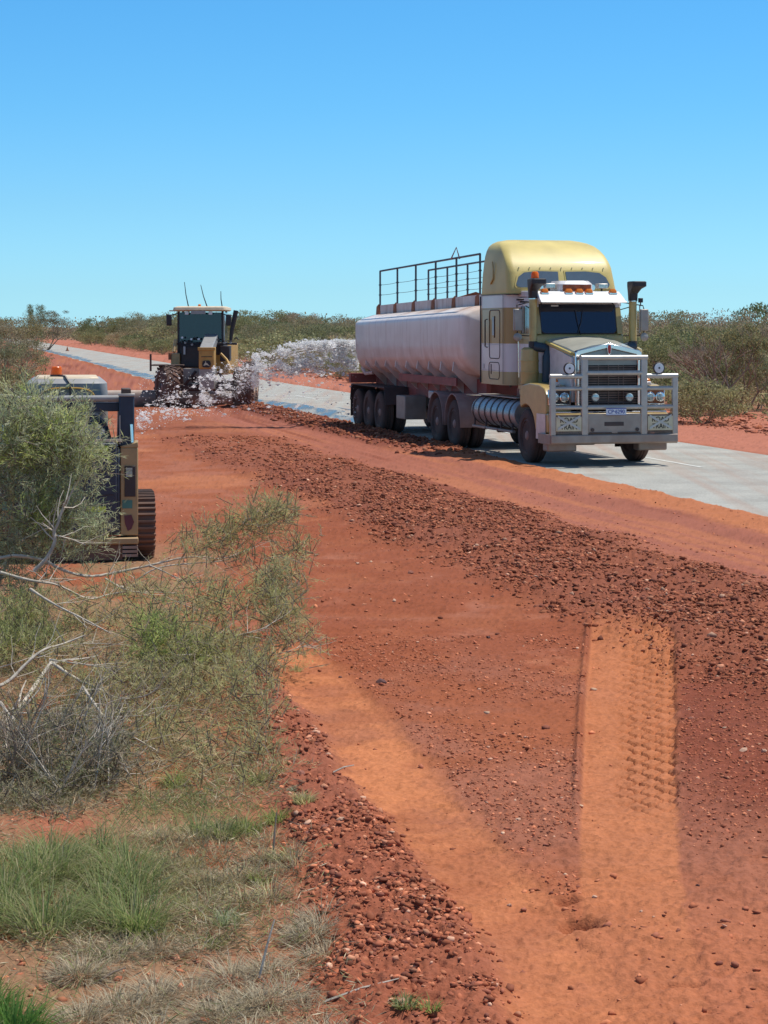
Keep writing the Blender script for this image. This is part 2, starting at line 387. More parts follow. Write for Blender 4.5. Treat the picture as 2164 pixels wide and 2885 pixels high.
# ------------------------------------------------ ground sheet
ys = [6.4]
while ys[-1] < 60: ys.append(ys[-1] + max(.010, ys[-1] ** 2 / 5298 * (.72 if 9.5 < ys[-1] < 17.5 else 1.15)))
while ys[-1] < 4500: ys.append(ys[-1] * 1.055)
ys = [-60, -30, -12, -3, 1, 3.5, 5.2, 5.9] + ys
ys = np.array(ys)
ti = np.linspace(-.235, .235, 660); to_ = np.array([.25, .28, .33, .4, .5, .65, .85, 1.2, 1.8, 3, 6])
ts = np.concatenate([-to_[::-1], ti, to_])
YY, TT = np.meshgrid(ys, ts, indexing='ij'); XX = TT * np.maximum(YY, 6.4)
ZZ = height(XX, YY); CC = soil(XX, YY)
def np_mesh(name, verts, quads, m, colors=None, attr='soil', smooth=False, nside=4):
    me = bpy.data.meshes.new(name); me.vertices.add(len(verts)); me.vertices.foreach_set('co', np.ascontiguousarray(verts, np.float32).ravel())
    nf = len(quads); me.loops.add(nf * nside); me.loops.foreach_set('vertex_index', np.ascontiguousarray(quads, np.int32).ravel())
    me.polygons.add(nf); me.polygons.foreach_set('loop_start', np.arange(0, nf * nside, nside, dtype=np.int32))
    if smooth: me.polygons.foreach_set('use_smooth', np.ones(nf, bool))
    if colors is not None:
        a = me.color_attributes.new(attr, 'FLOAT_COLOR', 'POINT')
        a.data.foreach_set('color', np.concatenate([colors, np.ones((len(colors), 1))], 1).astype(np.float32).ravel())
    me.update(calc_edges=True); me.materials.append(MATS[m] if isinstance(m, str) else m)
    o = bpy.data.objects.new(name, me); col.objects.link(o); return o
ni, nj = XX.shape
idx = np.arange(ni * nj).reshape(ni, nj)
q = np.stack([idx[:-1, :-1], idx[:-1, 1:], idx[1:, 1:], idx[1:, :-1]], -1).reshape(-1, 4)
mat('soil', (1, 1, 1), .95, vcol='soil', vary=.12, scale=40, bump=.006, bscale=90, spec=.15)
tag(np_mesh('ground', np.stack([XX, YY, ZZ], -1).reshape(-1, 3), q, 'soil', CC.reshape(-1, 3), smooth=True), kind='structure')

# ------------------------------------------------ sealed road
def strip(name, m, us, y0, y1, z, step, jitter=0, kind='structure'):
    yv = [y0]
    while yv[-1] < y1: yv.append(min(y1, yv[-1] + step * max(1, yv[-1] / 60)))
    yv = np.array(yv); rows = []
    for uu, y in ((us, y) for y in yv):
        uu = np.array(uu)
        rows.append(np.stack([XU(uu, np.full(len(uu), y)), np.full(len(uu), y), np.full(len(uu), z)], -1))
    V = np.array(rows); a, b = V.shape[:2]; ix = np.arange(a * b).reshape(a, b)
    qq = np.stack([ix[:-1, :-1], ix[:-1, 1:], ix[1:, 1:], ix[1:, :-1]], -1).reshape(-1, 4)
    return tag(np_mesh(name, V.reshape(-1, 3), qq, m), kind=kind)
m = mat('seal', (.35, .34, .30), .85, vary=.16, scale=.9, bump=.006, bscale=120, spec=.3)
t = m.node_tree; N = t.nodes; L = t.links; b = N['Principled BSDF']
src = b.inputs['Base Color'].links[0].from_socket
tcn = N.new('ShaderNodeTexCoord'); vo = N.new('ShaderNodeTexVoronoi'); vo.inputs['Scale'].default_value = 70; L.new(tcn.outputs['Object'], vo.inputs['Vector'])
r_ = N.new('ShaderNodeMapRange'); L.new(vo.outputs['Color'], r_.inputs[0]); r_.inputs[3].default_value = .72; r_.inputs[4].default_value = 1.28
cb = N.new('ShaderNodeCombineColor'); [L.new(r_.outputs[0], cb.inputs[i]) for i in range(3)]
x_ = N.new('ShaderNodeMix'); x_.data_type = 'RGBA'; x_.blend_type = 'MULTIPLY'; x_.inputs[0].default_value = 1; L.new(src, x_.inputs[6]); L.new(cb.outputs[0], x_.inputs[7])
mpn = N.new('ShaderNodeMapping'); mpn.inputs['Rotation'].default_value = (0, 0, R(-13.2)); mpn.inputs['Scale'].default_value = (1.3, .05, 1); L.new(tcn.outputs['Object'], mpn.inputs[0])
ns = N.new('ShaderNodeTexNoise'); ns.inputs['Scale'].default_value = 1.6; ns.inputs['Detail'].default_value = 5; L.new(mpn.outputs[0], ns.inputs['Vector'])
r2 = N.new('ShaderNodeMapRange'); L.new(ns.outputs['Fac'], r2.inputs[0]); r2.inputs[1].default_value = .47; r2.inputs[2].default_value = .75; r2.inputs[3].default_value = 0; r2.inputs[4].default_value = .7
y_ = N.new('ShaderNodeMix'); y_.data_type = 'RGBA'; L.new(r2.outputs[0], y_.inputs[0]); L.new(x_.outputs[2], y_.inputs[6]); y_.inputs[7].default_value = (.34, .21, .15, 1)
L.new(y_.outputs[2], b.inputs['Base Color'])
strip('road', 'seal', np.linspace(R0 - .15, R1 + .0, 7), -50, 1200, 0.0, 2.0)
mat('linepaint', (.55, .55, .50), .7, vary=.35, scale=9)
for y0 in (14, 25.8, 37.7, 49.5, 61.5, 73.5, 86, 98, 110, 122):
    strip('lane_marking', 'linepaint', [10.74, 10.84], y0, y0 + 4, .005, 1)
# wet film on the seal beside the dirt
m = mat('wet', (.10, .11, .12), .22, vary=.2, scale=2, bump=.0004, bscale=3, spec=.8)
t = m.node_tree; N = t.nodes; L = t.links
tcn = N.new('ShaderNodeTexCoord'); mpn = N.new('ShaderNodeMapping'); mpn.inputs['Rotation'].default_value = (0, 0, R(-13.2)); mpn.inputs['Scale'].default_value = (2.2, .16, 1); L.new(tcn.outputs['Object'], mpn.inputs[0])
ns = N.new('ShaderNodeTexNoise'); ns.inputs['Scale'].default_value = 1.5; ns.inputs['Detail'].default_value = 6; L.new(mpn.outputs[0], ns.inputs['Vector'])
r_ = N.new('ShaderNodeMapRange'); L.new(ns.outputs['Fac'], r_.inputs[0]); r_.inputs[1].default_value = .38; r_.inputs[2].default_value = .60; r_.inputs[3].default_value = .12; r_.inputs[4].default_value = .85
tr_ = N.new('ShaderNodeBsdfTransparent'); ms_ = N.new('ShaderNodeMixShader'); L.new(r_.outputs[0], ms_.inputs[0]); L.new(tr_.outputs[0], ms_.inputs[1]); L.new(N['Principled BSDF'].outputs[0], ms_.inputs[2]); L.new(ms_.outputs[0], N['Material Output'].inputs[0])
def wet(y0, y1, ua, wmax, seed):
    yv = np.linspace(y0, y1, 60); s_ = np.sin(np.linspace(0, np.pi, 60)) ** .5
    nn = fbm(yv * .5, yv * 0 + seed, seed)
    a_ = ua + .15 * (nn - .5); b_ = a_ + wmax * s_ * (.35 + 1.1 * fbm(yv * .35, yv * 0 + 9, seed + 3)) + .01
    V = np.concatenate([np.stack([XU(a_, yv), yv, yv * 0 + .009], -1), np.stack([XU(b_, yv), yv, yv * 0 + .009], -1)])
    n = len(yv); qq = np.array([(i, n + i, n + i + 1, i + 1) for i in range(n - 1)])
    tag(np_mesh('puddle', V, qq, 'wet'), kind='structure')
wet(52, 74, 8.15, 1.25, 3); wet(57, 66, 9.9, .15, 5); wet(86, 150, 7.95, 1.2, 8); wet(150, 240, XU(0, 0) * 0 + 7.95, 1.3, 12)

# ================================================ THE TRUCK
TR = R(14.45)
truck = empty('truck', (3.90, 39.4, 0), TR, 'gold and white bonneted prime mover with bull bar towing the white tanker', 'truck')
def T(): return MB()
def wheel(parent, x, y, z, r, wdt, hubside, rim='chassis', name='wheel', rubber='rubber', tread=0, yaw=0):
    """tyre with shoulders and tread blocks, rim and hub as its sub-parts"""
    h = wdt / 2
    prof = [(-h * .8, r * .60), (-h, r * .66), (-h, r * .90), (-h * .82, r * .975), (-h * .7, r), (-h * .28, r), (-h * .24, r * .975), (-h * .16, r * .975), (-h * .12, r), (h * .12, r), (h * .16, r * .975), (h * .24, r * .975), (h * .28, r), (h * .7, r), (h * .82, r * .975), (h, r * .90), (h, r * .66), (h * .8, r * .60)]
    b = MB().lathe(prof, (0, 0, 0), 'x', 30)
    if tread:
        for k in range(22):
            a = 2 * math.pi * k / 22
            for sd in (-1, 1):
                q = []
                for t_, w0 in ((0, .02), (1, 1.0)):
                    aa = a + (.14 if sd > 0 else 0) + t_ * .22
                    for da in (-.05, .05):
                        for rr_ in (r * .97, r * 1.045):
                            q.append((sd * h * w0, rr_ * math.cos(aa + da), rr_ * math.sin(aa + da)))
                b.add(q, [(0, 1, 3, 2), (4, 6, 7, 5), (0, 4, 5, 1), (2, 3, 7, 6), (1, 5, 7, 3), (0, 2, 6, 4)])
    o = b.build(name, rubber, parent, smooth=40); o.location = (x, y, z); o.rotation_euler = (0, 0, yaw)
    s = hubside
    rm = MB().lathe([(s * h * .35, r * .61), (s * h * .85, r * .62), (s * h * .9, r * .56), (s * h * .25, r * .5), (s * h * .1, r * .3), (s * h * .3, r * .28), (s * h * .3, r * .02)], (0, 0, 0), 'x', 24)
    rm.build('rim', rim, o)
    hb = MB().lathe([(0, r * .2), (s * h * .75, r * .2), (s * h * .95, r * .12), (s * h * .95, .01)], (0, 0, 0), 'x', 16)
    for k in range(8):
        a = k * math.pi / 4; hb.lathe([(s * h * .2, .018), (s * h * .5, .018)], (0, r * .38 * math.cos(a), r * .38 * math.sin(a)), 'x', 6)
    hb.build('hub', 'dustyguard' if rim != 'tanpaint' else 'tanpaint', o)
    return o
# chassis
b = T()
for s in (-1, 1): b.box(s * .43 - .04, s * .43 + .04, -.9, 7.2, .78, 1.05)
for y in (-.6, .9, 2.1, 3.6, 5.55, 7.1): b.box(-.4, .4, y - .06, y + .06, .82, 1.02)
b.box(-.35, .35, -.8, .6, .7, 1.3)
for y in (0, 4.9, 6.25): b.lathe([(-.8, .07), (-.3, .08), (-.2, .2), (.2, .2), (.3, .08), (.8, .07)], (0, y, .52), 'x', 12)
b.build('chassis', 'chassis', truck)
MB().lathe([(0, .5), (.06, .5), (.06, .3)], (0, 5.5, 1.18), 'z', 24).build('turntable', 'chassis', truck)
# wheels
for s in (-1, 1):
    wheel(truck, s * 1.05, 0, .52, .52, .30, s)
    for y in (4.9, 6.25):
        wheel(truck, s * 1.08, y, .52, .52, .27, s); wheel(truck, s * .76, y, .52, .52, .27, s)
# sleeper box and roof fairing
rg = [rr(-1.17, 1.17, 1.32, 3.03, .30, .06, z) for z in (1.45, 1.7, 2.3, 3.0, 3.27)]
T().loft(rg).build('sleeper', 'livery', truck, bevel=0)
lv = [(3.275, 1.16, 1.20, 3.03, .16), (3.31, 1.165, 1.19, 3.03, .17), (3.40, 1.16, 1.215, 3.03, .17), (3.55, 1.15, 1.265, 3.03, .17), (3.70, 1.14, 1.32, 3.03, .18), (3.82, 1.125, 1.38, 3.03, .14), (3.95, 1.11, 1.50, 3.03, .14), (4.08, 1.09, 1.66, 3.03, .15), (4.19, 1.06, 1.84, 3.02, .17), (4.28, 1.02, 2.03, 3.0, .20), (4.345, .95, 2.22, 2.98, .24), (4.39, .85, 2.40, 2.95, .28), (4.415, .70, 2.55, 2.90, .15), (4.42, .45, 2.66, 2.84, .08)]
rg = [rr(-w_, w_, f, bk, r, .06, z, 6) for z, w_, f, bk, r in lv]
T().loft(rg).build('roof_fairing', 'litgold', truck, smooth=50)
def fy(z): return float(np.interp(z, [a[0] for a in lv], [a[2] for a in lv]))
for s in (-1, 1):
    poly = [(.08, 3.73), (.50, 3.74), (.80, 3.71), (.93, 3.62), (.99, 3.48), (.97, 3.43), (.90, 3.41), (.14, 3.42), (.09, 3.45)]
    big = [(x * 1.0 + (.03 if x > .5 else -.03), z + (.028 if z > 3.5 else -.028)) for x, z in poly]
    fr = T().loft([[(s * x, fy(z) - .004 + d, z) for x, z in big] for d in (.05, -.012)]).build('window_frame', 'litgold', truck)
    pn = T().loft([[(s * x, fy(z) - .02 + d, z) for x, z in poly] for d in (.05, -.004)]).build('pane', 'panegrey', fr)
# seams, lockers and grab rail on the sleeper side, near side and far side
for s in (-1, 1):
    X = s * 1.174
    def outline(name, y0, y1, z0, z1, wd=.014):
        b = T(); o_ = rrect(y0, y1, z0, z1, .09, 4); n = len(o_); pts = [(X, y, z) for y, z in o_] + [(X, o_[0][0], o_[0][1])]
        b.tube(pts, wd * .6, 4, False); return b.build(name, 'chassis', truck)
    outline('locker_seal', 1.72, 2.42, 1.98, 2.96); outline('locker_seal', 1.75, 2.45, 1.56, 1.90)
    T().tube([(X + s * .01, 2.52, 2.78), (X + s * .06, 2.52, 2.76), (X + s * .06, 2.52, 2.22), (X + s * .01, 2.52, 2.2)], .014, 8).build('grab_rail', 'chassis', truck)
    h_ = T().box(X - .006, X + .006, 2.08, 2.22, 2.45, 2.82).build('handle', 'tankmetal', truck, bevel=.004)
    T().box(X - .01, X + .02, 2.06, 2.09, 2.40, 2.84).build('latch', 'chassis', h_, bevel=.004)
    T().box(X - .004, X + .018, 2.28, 2.33, 1.66, 1.86).build('latch', 'black', truck, bevel=.004)
    T().box(X - .012, X + .012, 3.015, 3.035, 1.47, 3.25).build('rubber_flap', 'chassis', truck)
    for yy in (2.76, ): T().box(X - .004, X + .006, yy, yy + .09, 1.76, 1.86).build('decal', 'tape', truck)
    T().tube([(X * .975, 2.3, 3.95), (X * .985, 2.22, 3.8), (X * .99, 2.2, 3.6), (X * .995, 2.35, 3.5)], .016, 6).build('trim_line', 'gold', truck)
# cab
mat('cabpaint', GOLD, .32, coat=.3, bands=[(0, (.40, .34, .16)), (1.71, WHITE), (2.28, (.36, .29, .11)), (3.0, WHITE)], dust=.25, dustz=(1.2, 2.2))
T().prism([(.22, 1.25), (.22, 2.44), (.30, 2.49), (1.31, 2.49), (1.31, 1.25)], -.905, .905).build('cab', 'cabpaint', truck, bevel=.03)
for s in (-1, 1):
    T().prism([(.24, 2.48), (.44, 3.13), (.58, 3.2), (.60, 3.13), (.40, 2.48)], s * .79, s * .905).build('pillar', 'cabpaint', truck, bevel=.01)
T().prism([(.40, 3.07), (.45, 3.2), (1.31, 3.2), (1.31, 3.14), (.5, 3.12)], -.905, .905).build('roof_lining', 'cabpaint', truck)
T().box(-.88, .88, 1.29, 1.312, 2.49, 3.14).build('cab_lining', 'black', truck)
T().box(-.78, .78, .36, .62, 2.49, 2.54).build('dashboard', 'black', truck, bevel=.02)
for x in (-.42, .42):
    st_ = T().box(x - .24, x + .24, 1.06, 1.2, 2.3, 2.72).build('seat', 'seatcloth', truck, bevel=.04)
    T().box(x - .12, x + .12, 1.07, 1.17, 2.74, 2.93).build('headrest', 'seatcloth', st_, bevel=.04)
T().prism([(.26, 3.16), (.30, 3.27), (.60, 3.33), (1.42, 3.34), (1.42, 3.22), (.5, 3.2)], -.90, .90).build('cab_roof', 'white', truck, bevel=.02)
# windscreen (leans with the cab face), its seal, wipers
wp = rrect(-.775, .775, 2.50, 3.09, .09, 5)
def wy(z): return .30 + (z - 2.5) * .14 / .64
T().tube([(x * 1.01, wy(z) - .012, 2.795 + (z - 2.795) * 1.03) for x, z in wp + wp[:1]], .016, 6, False).build('windscreen_seal', 'black', truck)
T().loft([[(x, wy(z) - .022 + d, z) for x, z in wp] for d in (.012, 0)]).build('windscreen', 'windscreen', truck)
for x0, x1 in ((-.05, .10), (.02, -.06)):
    T().tube([(x0, wy(2.5) - .05, 2.47), (x1 * .5, wy(2.75) - .045, 2.72), (x1, wy(2.98) - .04, 2.96)], .009, 5).build('wiper', 'black', truck)
T().box(-.55, -.40, wy(3.0) - .034, wy(3.0) - .026, 3.02, 3.05).build('sticker', 'tape', truck)
# sun visor, aircon pod, markers, work lamps
T().prism([(-.02, 3.10), (.02, 3.13), (.42, 3.32), (.50, 3.30), (.12, 3.11)], -.88, .88).build('sun_visor', 'visorwhite', truck, smooth=0)
ac = T().loft([rr(-.36, .36, .42, 1.18, .12, .12, 3.30), rr(-.36, .36, .42, 1.18, .12, .12, 3.46), rr(-.31, .31, .50, 1.12, .14, .12, 3.53)]).build('roof_pod', 'white', truck)
T().box(-.29, .29, .405, .43, 3.33, 3.45).build('pod_grille', 'rust', ac)
for x in (-.70, -.20, .02, .22, .72):
    l_ = T().loft([rr(x - .07, x + .07, .28, .40, .03, .03, 3.285), rr(x - .07, x + .07, .28, .40, .03, .03, 3.33), rr(x - .045, x + .045, .30, .39, .03, .03, 3.37)]).build('marker_lamp', 'amber', truck)
    T().box(x - .075, x + .075, .28, .42, 3.265, 3.29).build('lamp_base', 'chrome', l_)
for s, x in ((-1, -.50), (1, .60)):
    l_ = T().box(x - .11, x + .11, .55, .72, 3.38, 3.48).build('work_lamp', 'alloy', truck, bevel=.02)
    T().box(x - .09, x + .09, .54, .552, 3.395, 3.465).build('lamp_lens', 'lens', l_)
    T().tube([(x, .64, 3.38), (x, .64, 3.30)], .02, 6).build('lamp_bracket', 'chassis', l_)
# horns
for x in (-.62, .40):
    T().lathe([(-.16, .06), (-.13, .035), (.15, .02), (.2, .03)], (x, .78, 3.40), 'y', 12).build('air_horn', 'chrome', truck)
# panel seams and rivets
for s in (-1, 1):
    T().box(s * 1.172, s * 1.178, 1.50, 1.51, 1.47, 3.26).build('panel_seam', 'chassis', truck)
    T().box(s * .86, s * 1.178, 1.315, 1.325, 3.262, 3.282).build('panel_seam', 'chassis', truck)
    b = T()
    for z in (1.73, 2.26, 2.98, 3.25):
        for k in range(18): b.box(s * 1.171, s * 1.179, 1.56 + k * .083, 1.572 + k * .083, z, z + .012)
    tag(b.build('rivets', 'tankmetal', truck, smooth=0), kind='stuff')
b = T()
for k in range(9): b.box(-.9 + k * .225, -.885 + k * .225, fy(3.80) - .03, fy(3.80), 3.80, 3.815)
tag(b.build('rivets', 'tankmetal', truck, smooth=0), kind='stuff')
T().loft([rr(-1.178, 1.178, 1.185, 3.035, .17, .06, z, 6) for z in (3.268, 3.282)]).build('fairing_seam', 'chassis', truck)
# doors
for s in (-1, 1):
    dr = T().box(s * .92 - .012, s * .92 + .012, .42, 1.28, 1.38, 2.49).build('door', 'cabpaint', truck, bevel=.01)
    T().box(s * .92 - .012, s * .92 + .012, 1.12, 1.28, 2.49, 3.10).box(s * .92 - .012, s * .92 + .012, .44, 1.12, 3.03, 3.10).build('door_frame', 'cabpaint', dr)
    T().box(s * .92 - .004, s * .92 + .004, .48, 1.12, 2.49, 3.03).build('side_window', 'smokeglass', dr)
    T().tube([(s * .95, .55, 2.1), (s * .98, .6, 2.1), (s * .98, .75, 2.1), (s * .95, .8, 2.1)], .014, 6).build('handle', 'chrome', dr)
    # mirrors on tubular arms
    mx_ = s * 1.31
    mi = T().box(mx_ - .085, mx_ + .085, .12, .20, 2.54, 2.97).build('mirror', 'alloydull', truck, bevel=.02)
    T().box(mx_ - .075, mx_ + .075, .198, .206, 2.55, 2.96).build('mirror_glass', 'chrome', mi)
    T().tube([(mx_ - s * .10, .14, 2.50), (mx_ - s * .10, .14, 3.04)], .012, 6).build('mirror_post', 'alloydull', mi)
    a_ = T().tube([(s * .9, .5, 3.12), (mx_, .22, 3.04), (mx_, .17, 2.97)], .012, 6); a_.tube([(s * .9, .5, 2.95), (mx_ - s * .2, .25, 3.03)], .010, 6); a_.tube([(s * .92, .5, 2.44), (mx_, .2, 2.46), (mx_, .17, 2.55)], .012, 6)
    a_.build('mirror_arm', 'chassis', mi)
    T().lathe([(0, .085), (-.03, .08), (-.055, .03), (-.055, .005)], (mx_, .16, 2.42), 'y', 16).build('spot_mirror', 'alloydull', truck)
    T().tube([(s * 1.02, .95, 1.62), (s * 1.03, .95, 2.36), (s * .95, .98, 2.38)], .018, 8).build('grab_pole', 'chrome', truck)
T().box(1.22, 1.30, .18, .26, 3.1, 3.19).build('camera_pod', 'black', truck, bevel=.01)
T().tube([(1.26, .22, 3.03), (1.26, .22, 3.1)], .012, 6).build('camera_stem', 'black', truck)
T().box(-1.12, -.98, .75, .83, 3.14, 3.18).build('side_lamp', 'black', truck, bevel=.01)
# intake stacks
for x, zt in ((-.955, 3.16), (1.12, 3.12)):
    sn = T().tube([(x, .28, 2.30), (x, .28, zt + .02)], .078, 16).build('intake_pipe', 'gold', truck)
    T().tube([(x, .28, zt), (x, .28, zt + .02)], .084, 16).build('clamp', 'chrome', sn)
    T().loft([rr(x - .085, x + .085, .20, .36, .06, .06, zt + .015), rr(x - .09, x + .09, .19, .37, .06, .06, zt + .16), rr(x - .095, x + .13, .10, .37, .05, .05, zt + .25), rr(x - .10, x + .20, .02, .37, .05, .05, zt + .30), rr(x - .10, x + .20, .02, .37, .05, .05, zt + .385), rr(x - .08, x + .18, .04, .35, .05, .05, zt + .40)]).build('intake_head', 'black', sn)
    T().tube([(x, .28, 2.20), (x, .28, 2.34)], .088, 14).build('rubber_sleeve', 'black', sn)
    cn = T().lathe([(0, .12), (.03, .185), (.24, .19), (.245, .197), (.27, .197), (.275, .19), (.46, .19), (.465, .197), (.49, .197), (.495, .19), (.70, .185), (.74, .12)], (x - .03 * (1 if x < 0 else -1), .36, 1.48), 'z', 20).build('air_cleaner', 'gold', truck)
    xi = x + (.24 if x < 0 else -.24)
    T().tube([(xi, .14, 1.55), (xi, .12, 1.75), (xi, .12, 2.05), (xi * .98, .16, 2.2), (x, .24, 2.24)], .10, 12).build('air_hose', mat('hoseblue%d' % (x > 0), (.02, .045, .07), .5), truck)
bc = T().tube([(-.80, .62, 3.33), (-.80, .62, 3.57)], .012, 6).build('beacon_pole', 'chassis', truck)
bb = T().lathe([(0, .075), (.02, .078), (.10, .072), (.135, .05), (.14, .01)], (-.80, .62, 3.575), 'z', 18).build('beacon', 'orange', truck)
T().lathe([(0, .085), (.025, .085)], (-.80, .62, 3.555), 'z', 18).build('beacon_base', 'black', bb)
# bonnet
def hoodring(y, w_, zc, ze, zb):
    return [(-w_, y, zb), (-w_, y, ze - .05), (-w_ * .97, y, ze - .01), (-w_ * .90, y, ze + .015), (-w_ * .45, y, (zc + ze) / 2 + .03), (0, y, zc), (w_ * .45, y, (zc + ze) / 2 + .03), (w_ * .90, y, ze + .015), (w_ * .97, y, ze - .01), (w_, y, ze - .05), (w_, y, zb)]
T().loft([hoodring(.24, .70, 2.44, 2.37, 2.2), hoodring(-.2, .69, 2.41, 2.32, 2.1), hoodring(-.8, .67, 2.36, 2.24, 2.04), hoodring(-1.22, .655, 2.31, 2.17, 1.98)]).build('bonnet', mat('bonnetpaint', (.40, .39, .31), .38, coat=.25, dust=.45, dustz=(2.8, 2.0), dustc=(.42, .40, .36, 1), scale=2, vary=.2), truck)
for s in (-1, 1):
    T().prism([(.24, 1.3), (.24, 2.27), (-1.20, 2.05), (-1.20, 1.2)], s * .655, s * .695).build('bonnet_side', 'white', truck, bevel=.008)
    T().tube([(s * .70, .24, 2.32), (s * .69, -1.2, 2.11)], .035, 8).build('bonnet_edge', 'litgold', truck)
# radiator shell, grille slats, emblem
ou = [(-.66, 1.08), (-.66, 2.14), (-.62, 2.175), (0, 2.315), (.62, 2.175), (.66, 2.14), (.66, 1.08)]
inn = [(-.58, 1.12), (-.58, 2.07), (-.55, 2.10), (0, 2.225), (.55, 2.10), (.58, 2.07), (.58, 1.12)]
b = T()
for a0, a1, sgn in ((-1.34, -1.2, 1),):
    V = [(x, a0, z) for x, z in ou] + [(x, a0, z) for x, z in inn] + [(x, a1, z) for x, z in ou] + [(x, a1, z) for x, z in inn]; F = []
    for i in range(6): F += [(i, i + 1, 8 + i, 7 + i), (14 + i, 21 + i, 22 + i, 15 + i), (i, 14 + i, 15 + i, i + 1), (7 + i, 8 + i, 22 + i, 21 + i)]
    F += [(0, 7, 21, 14), (6, 20, 27, 13)]
    b.add(V, F)
sh = b.build('radiator_shell', 'chrome', truck, bevel=.012)
T().prism([(-.575, 1.90), (-.575, 2.07), (-.55, 2.09), (0, 2.215), (.55, 2.09), (.575, 2.07), (.575, 1.90)], -1.31, -1.29, 'y').build('bug_screen', 'bugscreen', truck)
T().box(-.57, .57, -1.27, -1.25, 1.12, 1.95).build('radiator_core', 'black', truck)
for k in range(17):
    z = 1.14 + k * .045
    T().box(-.57, .57, -1.315, -1.285, z, z + .020).build('grille_slat', 'grille', truck)
for x in (-.2, .0, .2, .3): T().box(x - .006, x + .006, -1.325, -1.312, 1.12, 1.90).build('grille_bar', 'grille', truck)
em = T().prism([(-.035, 2.30), (.035, 2.30), (.045, 2.22), (.03, 2.12), (0, 2.08), (-.03, 2.12), (-.045, 2.22)], -1.375, -1.342, 'y').build('emblem', 'chrome', truck, bevel=.004)
T().prism([(-.024, 2.28), (.024, 2.28), (.032, 2.22), (.02, 2.13), (0, 2.11), (-.02, 2.13), (-.032, 2.22)], -1.382, -1.374, 'y').build('emblem_face', 'red', em)
# guards with wheel arch, bumper, headlamps
for s in (-1, 1):
    arch = [(.60 * math.cos(R(a)), .52 + .60 * math.sin(R(a))) for a in range(165, 60, -8)]
    poly = [(-1.20, .80), (-1.20, 1.34), (-1.08, 1.46), (-.80, 1.52), (-.2, 1.54), (.18, 1.50), (.34, 1.40), (.36, 1.12)] + [(a, b_) for a, b_ in reversed(arch)] + [(-.66, .62), (-.9, .62)]
    fd = T().prism(poly, s * .70, s * 1.20).build('mudguard', 'gold', truck, bevel=.02, label=None)
    T().prism([(-1.20, .50), (-1.20, .98), (-.70, .98), (-.66, .62), (-.66, .50)], s * 1.205, s * 1.215).build('guard_skirt', 'white', truck)
    T().box(s * .72, s * 1.17, -1.24, -1.19, 1.15, 1.44).build('lamp_housing', 'chrome', truck, bevel=.012)
    T().box(s * .75, s * 1.15, -1.25, -1.235, 1.17, 1.42).build('lamp_recess', 'rust' if s > 0 else 'black', truck)
    for x in (.86, 1.06):
        hl = T().lathe([(0, .095), (-.03, .095), (-.035, .085)], (s * x, -1.25, 1.295), 'y', 18).build('headlamp', 'chrome', truck)
        T().lathe([(-.03, .078), (-.06, .06), (-.072, .02), (-.074, .003)], (s * x, -1.25, 1.295), 'y', 18).build('lamp_lens', 'lens', hl)
    T().box(s * .84, s * 1.0, -1.0, -.85, 1.5, 1.58).build('indicator_base', 'white', truck, bevel=.02)
    T().lathe([(0, .07), (.05, .07), (.08, .04), (.08, .01)], (s * .93, -.92, 1.56), 'z', 12).build('indicator', 'amber', truck)
    T().box(s * .80, s * 1.16, -.08 + .5, -.06 + .5, .25, .8).build('mudflap', 'rubber', truck)
    T().box(s * .62, s * 1.20, -1.30, -1.0, .28, .55).build('bumper_wing', 'alloydull', truck, bevel=.03)
T().loft([[(x, y, z) for x, y in ((-1.2, -1.15), (-1.2, -1.34), (-1.05, -1.44), (1.05, -1.44), (1.2, -1.34), (1.2, -1.15))] for z in (.62, 1.0)]).build('bumper', 'gold', truck, bevel=.03)
T().box(-1.16, 1.16, -1.36, -1.18, 1.003, 1.03).build('bumper_step', 'chrome', truck, bevel=.01)
# bull bar
bar = T(); y0 = -1.66
def post(x, z0, z1, w_=.064):
    return T().box(x - w_, x + w_, y0, y0 + .075, z0, z1).build('bull_bar_post', 'alloy', truck, bevel=.012)
for x in (-.59, .59): post(x, .60, 2.05)
for x in (-1.215, 1.215): post(x, .60, 1.70, .055)
def rail(x0, x1, z, r=.046): T().tube([(x0, y0 + .035, z), (x1, y0 + .035, z)], r, 12).build('bull_bar_rail', 'alloy', truck)
for z in (1.76, 1.48, 1.12): rail(-.55, .55, z)
rail(-.66, .66, 2.045, .05)
for s in (-1, 1):
    rail(s * 1.27, s * .64, 1.70, .048)
    for z in (1.47, 1.12): rail(s * 1.17, s * .64, z, .040)
T().prism([(-1.62, .43), (-1.68, .46), (-1.68, .60), (-1.62, .63)], -1.26, 1.26).build('bull_bar_beam', 'alloydull', truck, bevel=.01)
for s in (-1, 1): T().box(s * 1.245, s * 1.275, -1.62, -.95, .43, .62).build('bull_bar_wing', 'alloydull', truck, bevel=.008)
for s in (-1, 1): T().box(s * .40, s * .48, -1.6, -.9, .63, .95).build('bull_bar_bracket', 'chassis', truck)
cp = T().box(-.53, .53, -1.645, -1.63, .632, 1.0).build('bull_bar_plate', 'alloydull', truck, bevel=.005)
T().box(-.20, .18, -1.652, -1.646, .77, .845).build('plate_slot', 'black', cp)
for x in (-.44, .45): T().lathe([(0, .035), (-.02, .035), (-.02, .01)], (x, -1.646, .70), 'y', 8).build('tow_eye', 'black', cp)
for x0, x1 in ((-.5, -.06), (.06, .5)): T().box(x0, x1, -1.662, -1.647, .638, .655).build('plate_rib', 'chassis', cp)
